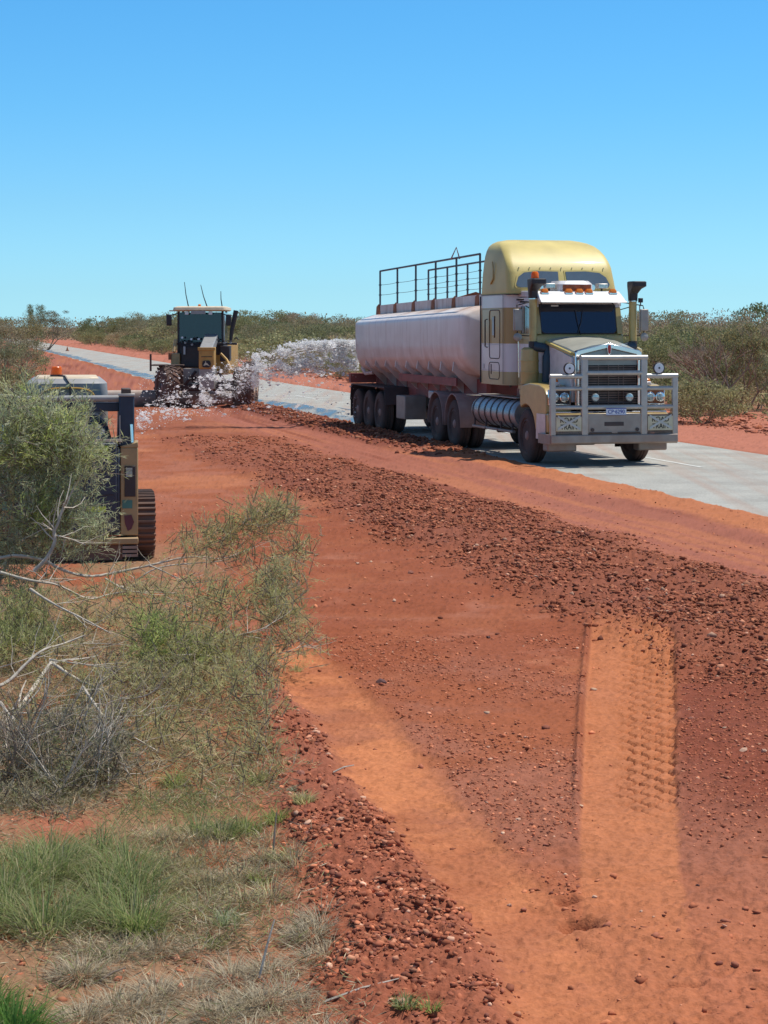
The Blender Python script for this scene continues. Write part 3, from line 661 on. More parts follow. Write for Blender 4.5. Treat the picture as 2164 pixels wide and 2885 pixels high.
# road train signs, crossed out with tape
for s in (-1, 1):
    sg = T().box(s * .66, s * 1.16, -1.665, -1.655, .68, .95).build('sign_board', 'signcream', truck, bevel=.003)
    text('lettering', 'ROAD', .13, 'ink', sg, (s * .91, -1.667, .882), sx=.95); text('lettering', 'TRAIN', .13, 'ink', sg, (s * .91, -1.667, .755), sx=.88)
    c = s * .91
    for d in (-1, 1):
        T().loft([[(c - .22, yy, .815 - d * .12), (c + .22, yy, .815 + d * .12 - .0), (c + .22, yy, .815 + d * .12 + .045), (c - .22, yy, .815 - d * .12 + .045)] for yy in (-1.672 - .002 * (d > 0), -1.668)]).build('tape_strip', 'tape', sg)
    T().box(s * .64, s * 1.18, -1.652, -1.63, .63, .68).build('gate_floor', 'alloydull', truck)
    T().box(s * .64, s * 1.18, -1.652, -1.648, .63, .98).build('gate_panel', 'grille', truck)
# number plate
pl = T().box(-.20, .20, -1.735, -1.72, .975, 1.11).build('number_plate', 'platewhite', truck, bevel=.004)
T().box(-.20, .20, -1.7375, -1.7352, 1.092, 1.11).build('plate_band', 'plateblue', pl); T().box(-.20, .20, -1.7375, -1.7352, .975, .982).build('plate_band', 'plateblue', pl)
text('lettering', 'CP·6290', .105, 'plateblue', pl, (0, -1.737, 1.036), sx=.92)
# lamps on the bar
for s in (-1, 1):
    l_ = T().lathe([(.08, .03), (.06, .09), (0, .115), (-.02, .118), (-.03, .105)], (s * .89, -1.62, 1.845), 'y', 24).build('spot_lamp', 'black', truck)
    T().lathe([(-.028, .095), (-.035, .09), (-.037, .01)], (s * .89, -1.62, 1.845), 'y', 24).build('lamp_cover', 'lampwhite', l_)
    T().lathe([(-.037, .022), (-.042, .02), (-.042, .003)], (s * .89, -1.62, 1.85), 'y', 8).build('cover_badge', 'railpaint', l_)
    T().tube([(s * .89, -1.62, 1.74), (s * .89, -1.6, 1.80)], .015, 6).build('lamp_stem', 'chassis', l_)
    l_ = T().lathe([(.08, .02), (.05, .07), (0, .085), (-.02, .085)], (s * .34, -1.52, 1.30), 'y', 18).build('driving_lamp', 'black', truck)
    T().lathe([(-.021, .075), (-.035, .06), (-.04, .01)], (s * .34, -1.52, 1.30), 'y', 18).build('lamp_lens', 'lens', l_)
T().box(-.4, .4, -1.52, -1.48, 1.19, 1.22).build('lamp_rail', 'chassis', truck)
# fuel tanks, straps, steps
for s in (-1, 1):
    tk = T().lathe([(0, .05), (0, .25), (.03, .29), (.08, .30), (2.72, .30), (2.77, .29), (2.80, .25), (2.80, .05)], (s * .90, .85, .88), 'y', 24).build('fuel_tank', 'tankmetal', truck)
    for k in range(7):
        y = 1.0 + k * .41; T().lathe([(0, .302), (.002, .312), (.055, .312), (.057, .302)], (s * .90, y, .88), 'y', 24).build('strap', 'black', tk)
    T().box(s * .72, s * 1.08, .95, 3.5, 1.195, 1.22).build('catwalk', 'alloydull', truck, bevel=.005)
    for k, (a, c_) in enumerate(((.85, 1.75), (1.8, 2.6), (2.65, 3.55))): T().box(s * 1.12, s * 1.20, a, c_, .52, .57).build('side_step', 'alloydull', truck, bevel=.01)
    for y in (.95, 1.7, 2.7, 3.5): T().box(s * 1.13, s * 1.16, y, y + .04, .55, .95).build('step_bracket', 'chassis', truck)
    # drive guards
    for y in (4.9, 6.25):
        pts = [(y + .62 * math.cos(R(a)), .52 + .66 * math.sin(R(a))) for a in range(-5, 186, 12)]
        inner = [(y + .60 * math.cos(R(a)), .52 + .64 * math.sin(R(a))) for a in range(185, -6, -12)]
        T().prism(pts + inner, s * .60, s * 1.24).build('drive_guard', 'dustyguard', truck)
T().tube([(-1.12, 4.22, 1.17), (-.80, 4.20, 1.17)], .022, 8).build('marker_bar', 'chrome', truck)
T().box(-.72, -.45, 1.65, 2.05, 1.08, 1.42).build('air_tank', 'redpart', truck, bevel=.05)
T().lathe([(-.2, .09), (.2, .09)], (-.62, 1.35, 1.28), 'x', 14).build('air_reservoir', 'tankmetal', truck)
T().box(-.80, -.5, .98, 1.25, 1.0, 1.35).build('battery_box', 'alloydull', truck, bevel=.02)
T().box(-.86, -.5, 1.02, 1.42, 1.36, 1.40).build('cab_step', 'chrome', truck, bevel=.01)
for k, x in enumerate((-.3, -.15, 0)):
    T().tube([(x, 3.05, 2.0), (x - .1, 3.3, 1.5), (x, 3.7, 1.35), (x, 4.1, 1.7)], .02, 6).build('air_line', 'redpart' if k == 1 else 'black', truck)
# driver behind the glass
def skinbody(name, V, E, rad, m, parent, sub=2):
    me = bpy.data.meshes.new(name); me.from_pydata(V, E, []); o = bpy.data.objects.new(name, me); col.objects.link(o)
    o.modifiers.new('skin', 'SKIN'); sb = o.modifiers.new('sub', 'SUBSURF'); sb.levels = sub; sb.render_levels = sub
    if not me.skin_vertices: me.attributes
    for i_, r_ in enumerate(rad): me.skin_vertices[0].data[i_].radius = (r_ if isinstance(r_, tuple) else (r_, r_))
    me.skin_vertices[0].data[0].use_root = True
    bpy.context.view_layer.update(); dg = bpy.context.evaluated_depsgraph_get()
    m2 = bpy.data.meshes.new_from_object(o.evaluated_get(dg)); o.modifiers.clear(); o.data = m2; bpy.data.meshes.remove(me)
    m2.materials.clear(); m2.materials.append(MATS[m]); m2.polygons.foreach_set('use_smooth', [True] * len(m2.polygons)); o.parent = parent
    return o
drv = empty('person', truck.location, TR, 'driver in an orange shirt dimly seen behind the dark truck windscreen', 'person')
x = -.42
V = [(x, 1.0, 2.02), (x, .98, 2.25), (x, .97, 2.42), (x, .95, 2.53), (x, .93, 2.64), (x, .925, 2.74),
     (x - .18, .97, 2.42), (x - .24, .88, 2.22), (x - .14, .66, 2.30), (x - .12, .60, 2.33),
     (x + .18, .97, 2.42), (x + .24, .88, 2.22), (x + .14, .66, 2.30), (x + .12, .60, 2.33),
     (x - .1, .8, 1.98), (x + .1, .8, 1.98)]
E = [(0, 1), (1, 2), (2, 3), (3, 4), (4, 5), (2, 6), (6, 7), (7, 8), (8, 9), (2, 10), (10, 11), (11, 12), (12, 13), (0, 14), (0, 15)]
skinbody('torso', V, E, [(.17, .12), (.17, .11), (.15, .10), .055, (.075, .095), (.07, .09), .07, .05, .035, .04, .07, .05, .035, .04, .085, .085], 'skin', drv)
skinbody('shirt', [(a[0], a[1], a[2]) for a in V[:3]] + [V[6], V[7], V[10], V[11]], [(0, 1), (1, 2), (2, 3), (3, 4), (2, 5), (5, 6)], [(.185, .135), (.185, .125), (.165, .115), .085, .065, .085, .065], 'hivis', drv)
MB().loft([[(x + w_ * math.cos(t_), .95 + w_ * 1.15 * math.sin(t_), z) for t_ in [2 * math.pi * k / 16 for k in range(16)]] for w_, z in ((.084, 2.71), (.086, 2.77), (.06, 2.825), (.01, 2.84))]).build('hair', 'hair', drv)
T().tube([(x + .19 * math.cos(t_), .60 - .05 * math.sin(t_), 2.42 + .15 * math.sin(t_)) for t_ in [2 * math.pi * k / 20 for k in range(21)]], .014, 6, False).build('steering_wheel', 'black', truck)
# ================================================ THE TANK TRAILER
trl = empty('tank_trailer', (3.90, 39.4, 0), TR, 'white cylindrical water tanker trailer with rust streaks, handrails on top and a red frame', 'trailer')
def tilt(x, y, z): return (x, y, z - .016 * (y - 4.2))
half = [(0, 1.50), (.45, 1.51), (.85, 1.59), (1.08, 1.74), (1.20, 1.95), (1.245, 2.20), (1.25, 2.45), (1.25, 2.72), (1.25, 2.855), (1.215, 2.905), (1.05, 2.99), (.80, 3.07), (.45, 3.13), (0, 3.15)]
sec = [(x, z) for x, z in half] + [(-x, z) for x, z in reversed(half[1:-1])]
def resample(poly, n):
    pts = poly + [poly[0]]; d = [0]
    for a, b_ in zip(pts, pts[1:]): d.append(d[-1] + math.dist(a, b_))
    tt = np.linspace(0, d[-1], n + 1)[:-1]; return list(zip(np.interp(tt, d, [p[0] for p in pts]), np.interp(tt, d, [p[1] for p in pts])))
sec = resample(sec, 110)
def ring(y, k): return [(x * k, y, 2.32 + (z - 2.32) * k) for x, z in sec]
b = T().loft([ring(4.02, .35), ring(4.03, .7), ring(4.08, .93), ring(4.14, .985), ring(4.2, 1.0), ring(6, 1), ring(8, 1), ring(10, 1), ring(12, 1), ring(13.70, 1.0), ring(13.78, .985), ring(13.85, .93), ring(13.93, .7), ring(13.95, .35)]).warp(tilt)
b.build('tank', 'tankwhite', trl, smooth=50)
for y in (4.21, 5.8, 7.4, 9.0, 10.6, 12.2, 13.68):
    b = T().loft([ring(y, 1.0), ring(y + .005, 1.004), ring(y + .035, 1.004), ring(y + .04, 1.0)], cap=False).warp(tilt); b.build('weld_band', 'tankwhite', trl)
# coaming with rust stains, handrails
for s in (-1, 1):
    b = T(); b.box(s * .62 - .015, s * .62 + .015, 4.3, 13.55, 3.02, 3.33); b.warp(tilt).build('coaming', 'rustwhite', trl)
T().box(-.62, .62, 4.3, 4.33, 3.02, 3.33).warp(tilt).build('coaming', 'rustwhite', trl)
T().box(-.62, .62, 13.52, 13.55, 3.02, 3.33).warp(tilt).build('coaming', 'rustwhite', trl)
def railing(x, ysx):
    b = T().tube([(x, ysx[0], 4.22), (x, ysx[-1], 4.22)], .024, 8); b.warp(tilt).build('top_rail', 'railpaint', trl)
    for y in ysx:
        T().tube([(x, y, 3.05), (x, y, 4.22)], .025, 8).warp(tilt).build('rail_post', 'railpaint', trl)
        T().prism([(y - .05, 3.06), (y + .26, 3.06), (y + .20, 3.30), (y - .02, 3.36)], x - .05 * (1 if x > 0 else -1) * -1, x + .02 * (1 if x > 0 else -1)).warp(tilt).build('post_gusset', 'rust', trl)
        for z in (3.60, 3.86): T().box(x - .03, x + .03, y - .03, y + .03, z - .015, z + .015).warp(tilt).build('cable_clip', 'railpaint', trl)
    for z in (3.60, 3.86):
        pts = []
        for a, c_ in zip(ysx, ysx[1:]):
            pts += [(x, a + (c_ - a) * t_, z - .012 * math.sin(math.pi * t_)) for t_ in (0, .25, .5, .75)]
        T().tube(pts + [(x, ysx[-1], z)], .006, 5).warp(tilt).build('rail_cable', 'railpaint', trl)
railing(-.60, [4.92, 6.73, 8.44, 10.2, 11.95, 13.7]); railing(.50, [6.1, 7.8, 9.5, 11.24, 12.98])
T().prism([(-.35, 3.33), (.75, 3.33), (.25, 3.50)], 8.0, 8.03, 'y').warp(tilt).build('hatch_lid', 'rust', trl)
T().box(-.3, .7, 7.4, 8.05, 3.32, 3.36).warp(tilt).build('hatch', 'rust', trl)
T().tube([(-.72, 6.74, 4.2), (-.60, 6.74, 4.46), (-.52, 6.74, 4.2)], .018, 5).warp(tilt).build('marker_triangle', 'redpart', trl)
# chassis, gussets under the tank
b = T()
for s in (-1, 1): b.box(s * .60 - .05, s * .60 + .05, 4.3, 13.95, .95, 1.48)
b.build('frame', 'redframe', trl, bevel=.01)
for y in (4.6, 5.9, 7.2, 8.5, 9.8, 11.1, 12.4, 13.7): T().box(-.55, .55, y - .04, y + .04, 1.1, 1.5).build('cross_member', 'redframe', trl)
for k in range(9):
    y = 5.0 + k * .98
    for s in (-1, 1):
        T().prism([(s * 1.17, 1.86), (s * 1.02, 1.80), (s * .52, 1.50), (s * .52, 1.12), (s * .64, 1.12), (s * 1.20, 1.66)], y, y + .05, 'y').build('gusset', 'tankwhite', trl)
for s in (-1, 1): T().box(s * 1.0, s * 1.03, 5.3, 10.2, 1.32, 1.50).build('side_rail', 'redframe', trl)
# axles
for y in (11.35, 12.5, 13.65):
    T().lathe([(-.8, .07), (.8, .07)], (0, y, .5), 'x', 10).build('axle', 'chassis', trl)
    for s in (-1, 1):
        wheel(trl, s * 1.10, y, .51, .51, .27, s); wheel(trl, s * .78, y, .51, .51, .27, s)
        T().box(s * .42, s * .55, y - .3, y + .3, .55, 1.0).build('spring_hanger', 'chassis', trl, bevel=.02)
for s in (-1, 1):
    T().prism([(10.55, .72), (10.7, 1.15), (14.15, 1.15), (14.28, .72), (14.26, .72), (14.13, 1.12), (10.72, 1.12), (10.57, .72)], s * .60, s * 1.27).build('trailer_guard', 'chassis', trl)
    T().box(s * .62, s * 1.25, 14.27, 14.29, .3, .75).build('mudflap', 'rubber', trl)
T().box(-1.32, 1.32, 13.98, 14.2, 1.17, 1.42).build('rear_bumper', 'redframe', trl, bevel=.01)
for s in (-1, 1):
    for x in (.8, 1.1): T().lathe([(0, .05), (.03, .05)], (s * x, 14.2, 1.3), 'y', 10).build('tail_lamp', 'red', trl)
T().box(-1.16, -.62, 9.15, 9.95, .42, .98).build('tool_box', 'alloydull', trl, bevel=.02)
T().box(-1.05, -.62, 7.1, 7.5, .98, 1.16).build('valve_box', 'tankmetal', trl, bevel=.02)
for s in (-1, 1):
    T().box(s * .66, s * .78, 7.9, 8.03, .3, 1.1).build('landing_leg', 'chassis', trl)
    T().box(s * .58, s * .86, 7.82, 8.1, .28, .31).build('landing_foot', 'chassis', trl)
T().lathe([(-.45, .3), (.45, .3)], (-.1, 8.9, .75), 'y', 16).build('pump', 'chassis', trl)
T().tube([(-.9, 13.2, 1.45), (-1.02, 13.55, 1.42), (-1.05, 13.8, 1.55), (-.9, 13.95, 1.62)], .05, 8).build('outlet_pipe', 'rustwhite', trl)
T().tube([(-.35, 13.98, 1.6), (-.35, 14.15, 1.75), (-.35, 14.16, 2.1), (-.6, 14.2, 2.28)], .055, 8).build('spray_nozzle', 'redframe', trl)

# ================================================ THE GRADER
GX, GY = -5.87, 65.
gz = h1(GX, GY) + .0
grd = empty('motor_grader', (GX, GY, 0), 0, 'yellow motor grader facing the camera behind the water spray, blade down', 'grader')
wheel(grd, -1.12, .1, .68, .68, .44, -1, 'chassis', tread=1, rubber='treadrubber', yaw=R(24))
wheel(grd, 1.30, .1, .62, .68, .44, 1, 'chassis', tread=1, rubber='treadrubber', yaw=R(14))
for s in (-1, 1):
    for y in (5.6, 7.2): wheel(grd, s * 1.15, y, .68, .68, .42, s, 'tanpaint', tread=1, rubber='treadrubber')
    T().box(s * .8, s * .98, 5.2, 7.6, .5, .95).build('tandem_case', 'dustyyellow', grd, bevel=.05)
T().box(-1.35, 1.45, .0, .22, .55, .78).build('front_axle', 'chassis', grd, bevel=.04)
for x in (-.55, .85): T().tube([(x, .05, .75), (x * .5 + .1, .0, 1.2)], .05, 8).build('lean_cylinder', 'chassis', grd)
# nose and gooseneck
T().box(-.03, .46, -.55, .35, .62, 1.30).build('nose_base', 'alloydull', grd, bevel=.03)
T().prism([(-.60, 1.28), (-.60, 1.86), (-.52, 1.95), (.1, 1.97), (.1, 1.28)], -.03, .46).build('nose', 'dustyyellow', grd, bevel=.03)
T().prism([(-.56, 1.955), (1.6, 2.40), (3.2, 2.05), (3.2, 1.75), (1.6, 2.1), (-.2, 1.70)], -.02, .40).build('gooseneck', 'cabgrey', grd, bevel=.03)
T().box(-.06, .49, -.625, -.57, 1.87, 1.97).build('nose_cap', 'dustyyellow', grd, bevel=.01)
bd = T().prism([(.08 + .01, 1.35), (.08, 1.44), (.10, 1.52), (.15, 1.55), (.29, 1.55), (.34, 1.52), (.36, 1.44), (.34, 1.36), (.29, 1.33), (.14, 1.33)], -.625, -.605, 'y').build('badge', 'ink', grd)
T().prism([(.11, 1.40), (.16, 1.385), (.20, 1.41), (.25, 1.40), (.33, 1.37), (.27, 1.43), (.25, 1.46), (.21, 1.47), (.20, 1.52), (.18, 1.53), (.185, 1.48), (.155, 1.46), (.15, 1.43)], -.63, -.624, 'y').build('leaping_deer', 'signcream', bd)
T().box(.05, .40, -.612, -.60, 1.66, 1.68).build('panel_line', 'chassis', grd)
# dark radiator/pump pedestal and side boxes
T().box(-.80, -.10, 1.2, 1.9, 1.28, 2.05).build('pedestal', 'chassis', grd, bevel=.03)
T().box(-.76, -.16, 1.17, 1.2, 1.34, 1.95).build('step_recess', 'black', grd)
T().box(-1.09, -.80, 1.0, 1.7, 1.30, 1.76).build('side_box', 'tanpaint', grd, bevel=.03)
T().lathe([(0, .05), (.22, .05), (.23, .02)], (-1.12, 1.0, 1.55), 'z', 12).build('filter', 'rust', grd)
T().box(.50, .82, 1.2, 1.9, 1.5, 2.0).build('valve_block', 'black', grd, bevel=.02)
T().tube([(.55, .9, 1.75), (.75, .8, 1.55), (.95, .4, 1.2)], .045, 8).build('lift_cylinder', 'dustyyellow', grd)
T().tube([(-.95, 1.2, 2.2), (-.98, 1.0, 1.8)], .06, 8).build('lift_cylinder', 'tanpaint', grd)
T().box(-.62, -.05, .3, .5, .70, 1.28).build('radiator_guard', 'alloydull', grd, bevel=.02)
T().prism([(-.42, 1.02), (-.16, 1.02), (-.29, .8)], .28, .30, 'y').build('guard_mark', 'chassis', grd)
for k in range(9):
    x = -.80 + k * .21 + (.1 if k > 3 else 0); z = 2.12 + (k % 3) * .05
    T().tube([(x, 1.15, z), (x + .06, 1.05, z + .06 - .08 * (k % 2)), (x + .13, 1.12, z - .02)], .022, 6).build('hydraulic_hose', 'black', grd)
for x, z in ((-.72, 2.27), (-.42, 2.22), (-.18, 2.22), (-.40, 2.04), (.66, 2.10), (.86, 2.10), (-.62, 2.10)):
    T().lathe([(0, .036), (.1, .036)], (x, 1.0, z), 'y', 10).build('lamp', 'cabgrey' if z < 2.15 else 'lampwhite', grd)
T().box(-.68, -.62, 1.05, 1.1, 1.72, 1.98).build('valve_tag', 'tape', grd)
T().box(-.95, 1.05, 1.25, 1.4, 2.03, 2.10).build('front_step', 'chassis', grd, bevel=.01)
T().box(-1.15, -.62, .35, .8, 1.36, 1.40).box(-1.62, -1.15, -.2, .9, 1.37, 1.41).build('front_fender', 'trackrubber', grd, bevel=.01)
T().box(-1.64, -1.58, -.2, -.14, 1.2, 1.75).build('corner_post', 'trackrubber', grd)
# cab
for x in (-.93, .52):
    for y in (1.55, 3.1): T().box(x, x + .07, y, y + .07, 2.05, 3.15).build('pillar', 'black', grd)
T().box(-.93, .59, 1.5, 3.2, 1.70, 2.12).build('cab_base', 'black', grd, bevel=.02)
T().box(-.86, .52, 1.55, 1.565, 2.12, 3.10).build('front_glass', 'cabglass', grd)
for x in (-.915, .575): T().box(x, x + .012, 1.62, 3.1, 2.12, 3.1).build('side_glass', 'cabglass', grd)
T().box(-.86, .52, 3.13, 3.14, 2.12, 3.10).build('rear_glass', 'cabglass', grd)
T().box(-.42, .10, 2.3, 2.8, 2.1, 2.75).build('seat', 'seatcloth', grd, bevel=.08)
T().box(.2, .5, 1.9, 2.9, 2.1, 2.75).build('console', 'black', grd, bevel=.05)
T().tube([(-.16, 2.0, 2.1), (-.16, 1.9, 2.45)], .03, 8).build('steering_column', 'black', grd)
rf = T().loft([rr(-1.0, .66, 1.25, 3.35, .12, .1, 3.14), rr(-1.05, .72, 1.2, 3.4, .12, .1, 3.18), rr(-1.03, .70, 1.22, 3.38, .12, .1, 3.26), rr(-.9, .6, 1.35, 3.2, .12, .1, 3.30)]).build('cab_roof', 'rooftan', grd)
T().box(-1.17, -.6, 1.25, 1.5, 3.13, 3.17).build('roof_lip', 'rooftan', grd)
sgn = T().box(-.45, .03, 1.17, 1.19, 3.04, 3.15).build('roof_sign', 'cabgrey', grd)
for x in (-.60, .18):
    T().box(x - .06, x + .06, 1.3, 1.4, 3.02, 3.12).build('work_lamp', 'lampwhite', grd, bevel=.01)
for x0, z0, x1, z1, y in ((-.66, 3.27, -.80, 4.12, 2.6), (.0, 3.27, -.22, 4.02, 2.2), (.45, 3.27, .40, 3.82, 2.8)):
    T().tube([(x0, y, z0), ((x0 + x1) / 2 - .02, y, (z0 + z1) / 2), (x1, y, z1)], [.022, .016, .011], 6).build('antenna', 'chassis', grd)
T().lathe([(0, .05), (.06, .05), (.08, .02)], (-.28, 2.4, 3.3), 'z', 10).build('roof_beacon', 'amber', grd)
for s, x in ((-1, -1.17), (1, .78)):
    mi = T().box(x - .09, x + .09, 1.2, 1.26, 2.66, 3.03).build('mirror', 'black', grd, bevel=.03)
    T().tube([(x - s * .05, 1.25, 3.0), (x - s * .25, 1.4, 3.06)], .018, 6).build('mirror_arm', 'black', mi)
T().tube([(.82, 1.6, 2.15), (.86, 1.6, 2.5), (1.0, 1.6, 3.16)], [.05, .07, .085], 10).build('exhaust_stack', 'black', grd)
T().tube([(.62, 1.45, 2.1), (.62, 1.45, 3.0)], .02, 6).build('handrail', 'alloy', grd)
# engine hood behind, circle and blade
T().box(-.62, .62, 3.4, 7.8, 1.0, 2.05).build('engine_hood', 'dustyyellow', grd, bevel=.06)
T().lathe([(0, .75), (.12, .75), (.12, .6)], (.1, 2.2, .72), 'z', 28).build('circle', 'chassis', grd)
bl = []
for k in range(9):
    a = R(-50 + 100 * k / 8); bl.append((.35 - .33 * math.cos(a), .34 + .36 * math.sin(a)))
bl2 = [(y + .03, z) for y, z in reversed(bl)]
b = T().prism(bl + bl2, -3.4, 1.25); b.warp(lambda x, y, z: (x * .93, y + .55 + (x + 1.2) * .28, z - .04)).build('blade', 'alloydull', grd)

# ================================================ THE TRACKED LOADER
LX, LY = -3.49, 22.3
ld = empty('skid_steer_loader', (LX, LY, h1(LX + .8, LY + .6) - .02), R(9.2), 'dark tracked skid steer loader behind the leafy shrub, orange beacon on its cab', 'loader')
for s in (-1, 1):
    # rubber track: closed loop with cleats
    pr_ = [(.35, .16), (.20, .20), (.10, .36), (.12, .56), (.28, .70), (.55, .74), (1.2, .72), (1.75, .60), (1.98, .42), (1.92, .20), (1.7, .05), (.55, .03)]
    pr_ = resample([(y, z) for y, z in pr_], 60)
    cy, cz = 1.05, .38
    pin = [(cy + (y - cy) * .94, cz + (z - cz) * .88) for y, z in pr_]
    V = []; F = []; n = len(pr_)
    for x in (s * .64, s * .97): V += [(x, y, z) for y, z in pr_]
    for x in (s * .64, s * .97): V += [(x, y, z) for y, z in pin]
    for i in range(n):
        j = (i + 1) % n; F += [(i, j, n + j, n + i), (2 * n + i, 3 * n + i, 3 * n + j, 2 * n + j), (i, 2 * n + i, 2 * n + j, j), (n + i, n + j, 3 * n + j, 3 * n + i)]
    tk = T().add(V, F).build('track', 'trackrubber', ld)
    for i in range(0, n, 1):
        y, z = pr_[i]; y2, z2 = pr_[(i + 1) % n]; d = Vector((y2 - y, z2 - z)).normalized(); nrm = Vector((d.y, -d.x))
        if (Vector((y - cy, z - cz))).dot(nrm) < 0: nrm = -nrm
        c_ = []
        for xx in (s * .65, s * .975):
            for o_, t_ in ((-.002, .0), (.032, .004), (.032, .026), (-.002, .032)):
                c_.append((xx, y + nrm.x * o_ + d.x * t_, z + nrm.y * o_ + d.y * t_))
        T().add(c_, [(0, 1, 2, 3), (7, 6, 5, 4), (0, 4, 5, 1), (1, 5, 6, 2), (2, 6, 7, 3), (3, 7, 4, 0)]).build('cleat', 'trackrubber', tk)
    for y, z, r in ((.42, .38, .24), (1.7, .34, .2), (.85, .2, .13), (1.15, .2, .13), (1.45, .2, .13)):
        T().lathe([(-.1, r), (.1, r)], (s * .8, y, z), 'x', 16).build('roller', 'chassis', ld)
    # tan side column with its labels
    cl_ = T().box(s * .58, s * .775, .02, .40, .33, 1.30).prism([(s * .58, 1.3), (s * .775, 1.3), (s * .775, 1.37), (s * .58, 1.32)], .02, .40, 'y').build('side_column', 'tanpaint', ld, bevel=.012)
    T().box(s * .625, s * .745, .008, .018, .76, 1.10).build('lamp_panel', 'black', cl_, bevel=.004)
    T().box(s * .64, s * .71, .002, .008, .98, 1.08).build('lamp_lens', 'lens', cl_)
    T().box(s * .60, s * .71, .012, .018, .63, .72).build('label_plate', 'teal', cl_)
    T().prism([(s * .62, .55), (s * .70, .56), (s * .73, .48), (s * .70, .40), (s * .66, .38), (s * .63, .46)], .012, .018, 'y').build('label_plate', 'maroon', cl_)
    # arm tower
    T().box(s * .565, s * .735, .06, .55, 1.30, 1.88).build('arm_tower', 'charcoal_haze', ld, bevel=.015)
    T().box(s * .60, s * .70, .10, .45, 1.885, 1.955).build('tower_cap', 'trackrubber', ld, bevel=.01)
    T().box(s * .56, s * .74, .05, .10, 1.87, 1.90).build('tower_lip', 'alloy', ld, bevel=.005)
    T().box(s * .57, s * .58, .03, .06, 1.34, 1.66).build('hinge_strip', 'alloy', ld)
    T().tube([(s * .70, .05, 1.56), (s * .71, .04, 1.36)], .018, 8).build('cylinder_rod', 'chrome', ld)
    T().prism([(.1, 1.75), (.1, 1.88), (1.6, 1.84), (2.5, 1.0), (2.6, .45), (2.45, .45), (2.3, .9), (1.5, 1.68)], s * .60, s * .72).build('lift_arm', 'charcoal_haze', ld, bevel=.01)
# engine door
T().box(-.575, .575, .0, 1.2, .33, 1.30).build('body', 'charcoal_haze', ld, bevel=.02)
dr = T().box(-.54, .54, -.03, .0, .36, 1.36).build('engine_door', 'charcoal_haze', ld, bevel=.02)
for z in (.52, .78, 1.04, 1.2): T().box(-.5, .5, -.036, -.03, z, z + .012).build('reflected_line', 'black', dr)  # dark lines of a window reflection, built onto the door
T().box(.22, .46, -.036, -.031, 1.245, 1.335).build('warning_label', 'limeink', dr)
for x in (.235, .35): T().box(x, x + .095, -.040, -.036, 1.26, 1.325).build('warning_square', 'lime', dr)
T().box(.20, .42, -.036, -.031, .60, .66).build('yellow_sticker', 'lime', dr)
T().loft([rr(-.55, .50, .02, 1.1, .12, .1, 1.36), rr(-.5, .44, .1, 1.1, .12, .1, 1.56), rr(-.42, .34, .22, 1.1, .12, .1, 1.66)]).build('engine_hood', 'charcoal_haze', ld)
T().prism([(.02, 1.37), (.60, 1.37), (.60, 1.40), (.30, 1.40)], -.01, .4, 'y').build('hood_lip', 'rooftan', ld)
T().box(-.60, .775, -.06, .2, .24, .31).build('bumper', 'tanpaint', ld, bevel=.01)
for k in range(3): T().box(.60, .77, -.055, .1, .10 + k * .045, .13 + k * .045).build('bumper_rib', 'alloydull', ld)
T().box(-.6, .6, .0, .2, .06, .24).build('skid_plate', 'trackrubber', ld)
T().tube([(-.57, .16, 1.845), (.57, .16, 1.845)], .036, 12).build('cross_tube', 'cabgrey', ld)
T().box(-.57, .57, .18, .3, 1.70, 1.80).build('cross_member', 'charcoal_haze', ld, bevel=.01)
# cab
T().loft([rr(-.46, .46, .62, 1.7, .1, .08, 1.2), rr(-.46, .46, .62, 1.7, .1, .08, 1.85), rr(-.45, .45, .60, 1.75, .14, .08, 2.0), rr(-.38, .38, .66, 1.7, .14, .08, 2.055)]).build('cab', 'cabgrey', ld)
T().loft([rr(-.36, .36, .66, 1.7, .1, .08, 2.055), rr(-.34, .34, .68, 1.68, .1, .08, 2.075)]).build('cab_roof', 'rooftan', ld)
wn = [(.31 * math.cos(t_) if abs(math.cos(t_)) < 1 else .31 * math.cos(t_), 1.80 + .155 * math.sin(t_) ** 1) for t_ in [math.pi * k / 16 for k in range(17)]]
wn = [(math.copysign(abs(math.cos(t_)) ** .6, math.cos(t_)) * .31, 1.78 + .17 * abs(math.sin(t_)) ** .6) for t_ in [math.pi * k / 20 for k in range(21)]]
T().tube([(x - .0, .60, z) for x, z in wn], .012, 6).build('window_trim', 'yellowpaint', ld)
T().prism(wn, .598, .606, 'y').build('rear_window', 'panegrey', ld)
T().tube([(.04, .58, 1.78), (.03, .58, 2.0), (-.02, .66, 2.08), (-.1, .8, 2.09)], .012, 6).build('beacon_cable', 'black', ld)
bb = T().lathe([(0, .062), (.085, .060), (.095, .05), (.096, .01)], (-.12, .85, 2.095), 'z', 18).build('beacon', 'orange', ld)
T().lathe([(0, .072), (.022, .072)], (-.12, .85, 2.075), 'z', 18).build('beacon_base', 'black', bb)

# small road cone far off on the seal
cx_, cy_ = G(145.6, 758)
cn = empty('traffic_cone', (cx_, cy_, .0), 0, 'tiny dark cone standing far away on the pale road', 'cone')
T().lathe([(0, .2), (.04, .19), (.05, .13), (.42, .03), (.43, .01)], (0, 0, .03), 'z', 14).build('cone_body', 'rust', cn)
T().box(-.2, .2, -.2, .2, .004, .035).build('cone_base', 'black', cn)

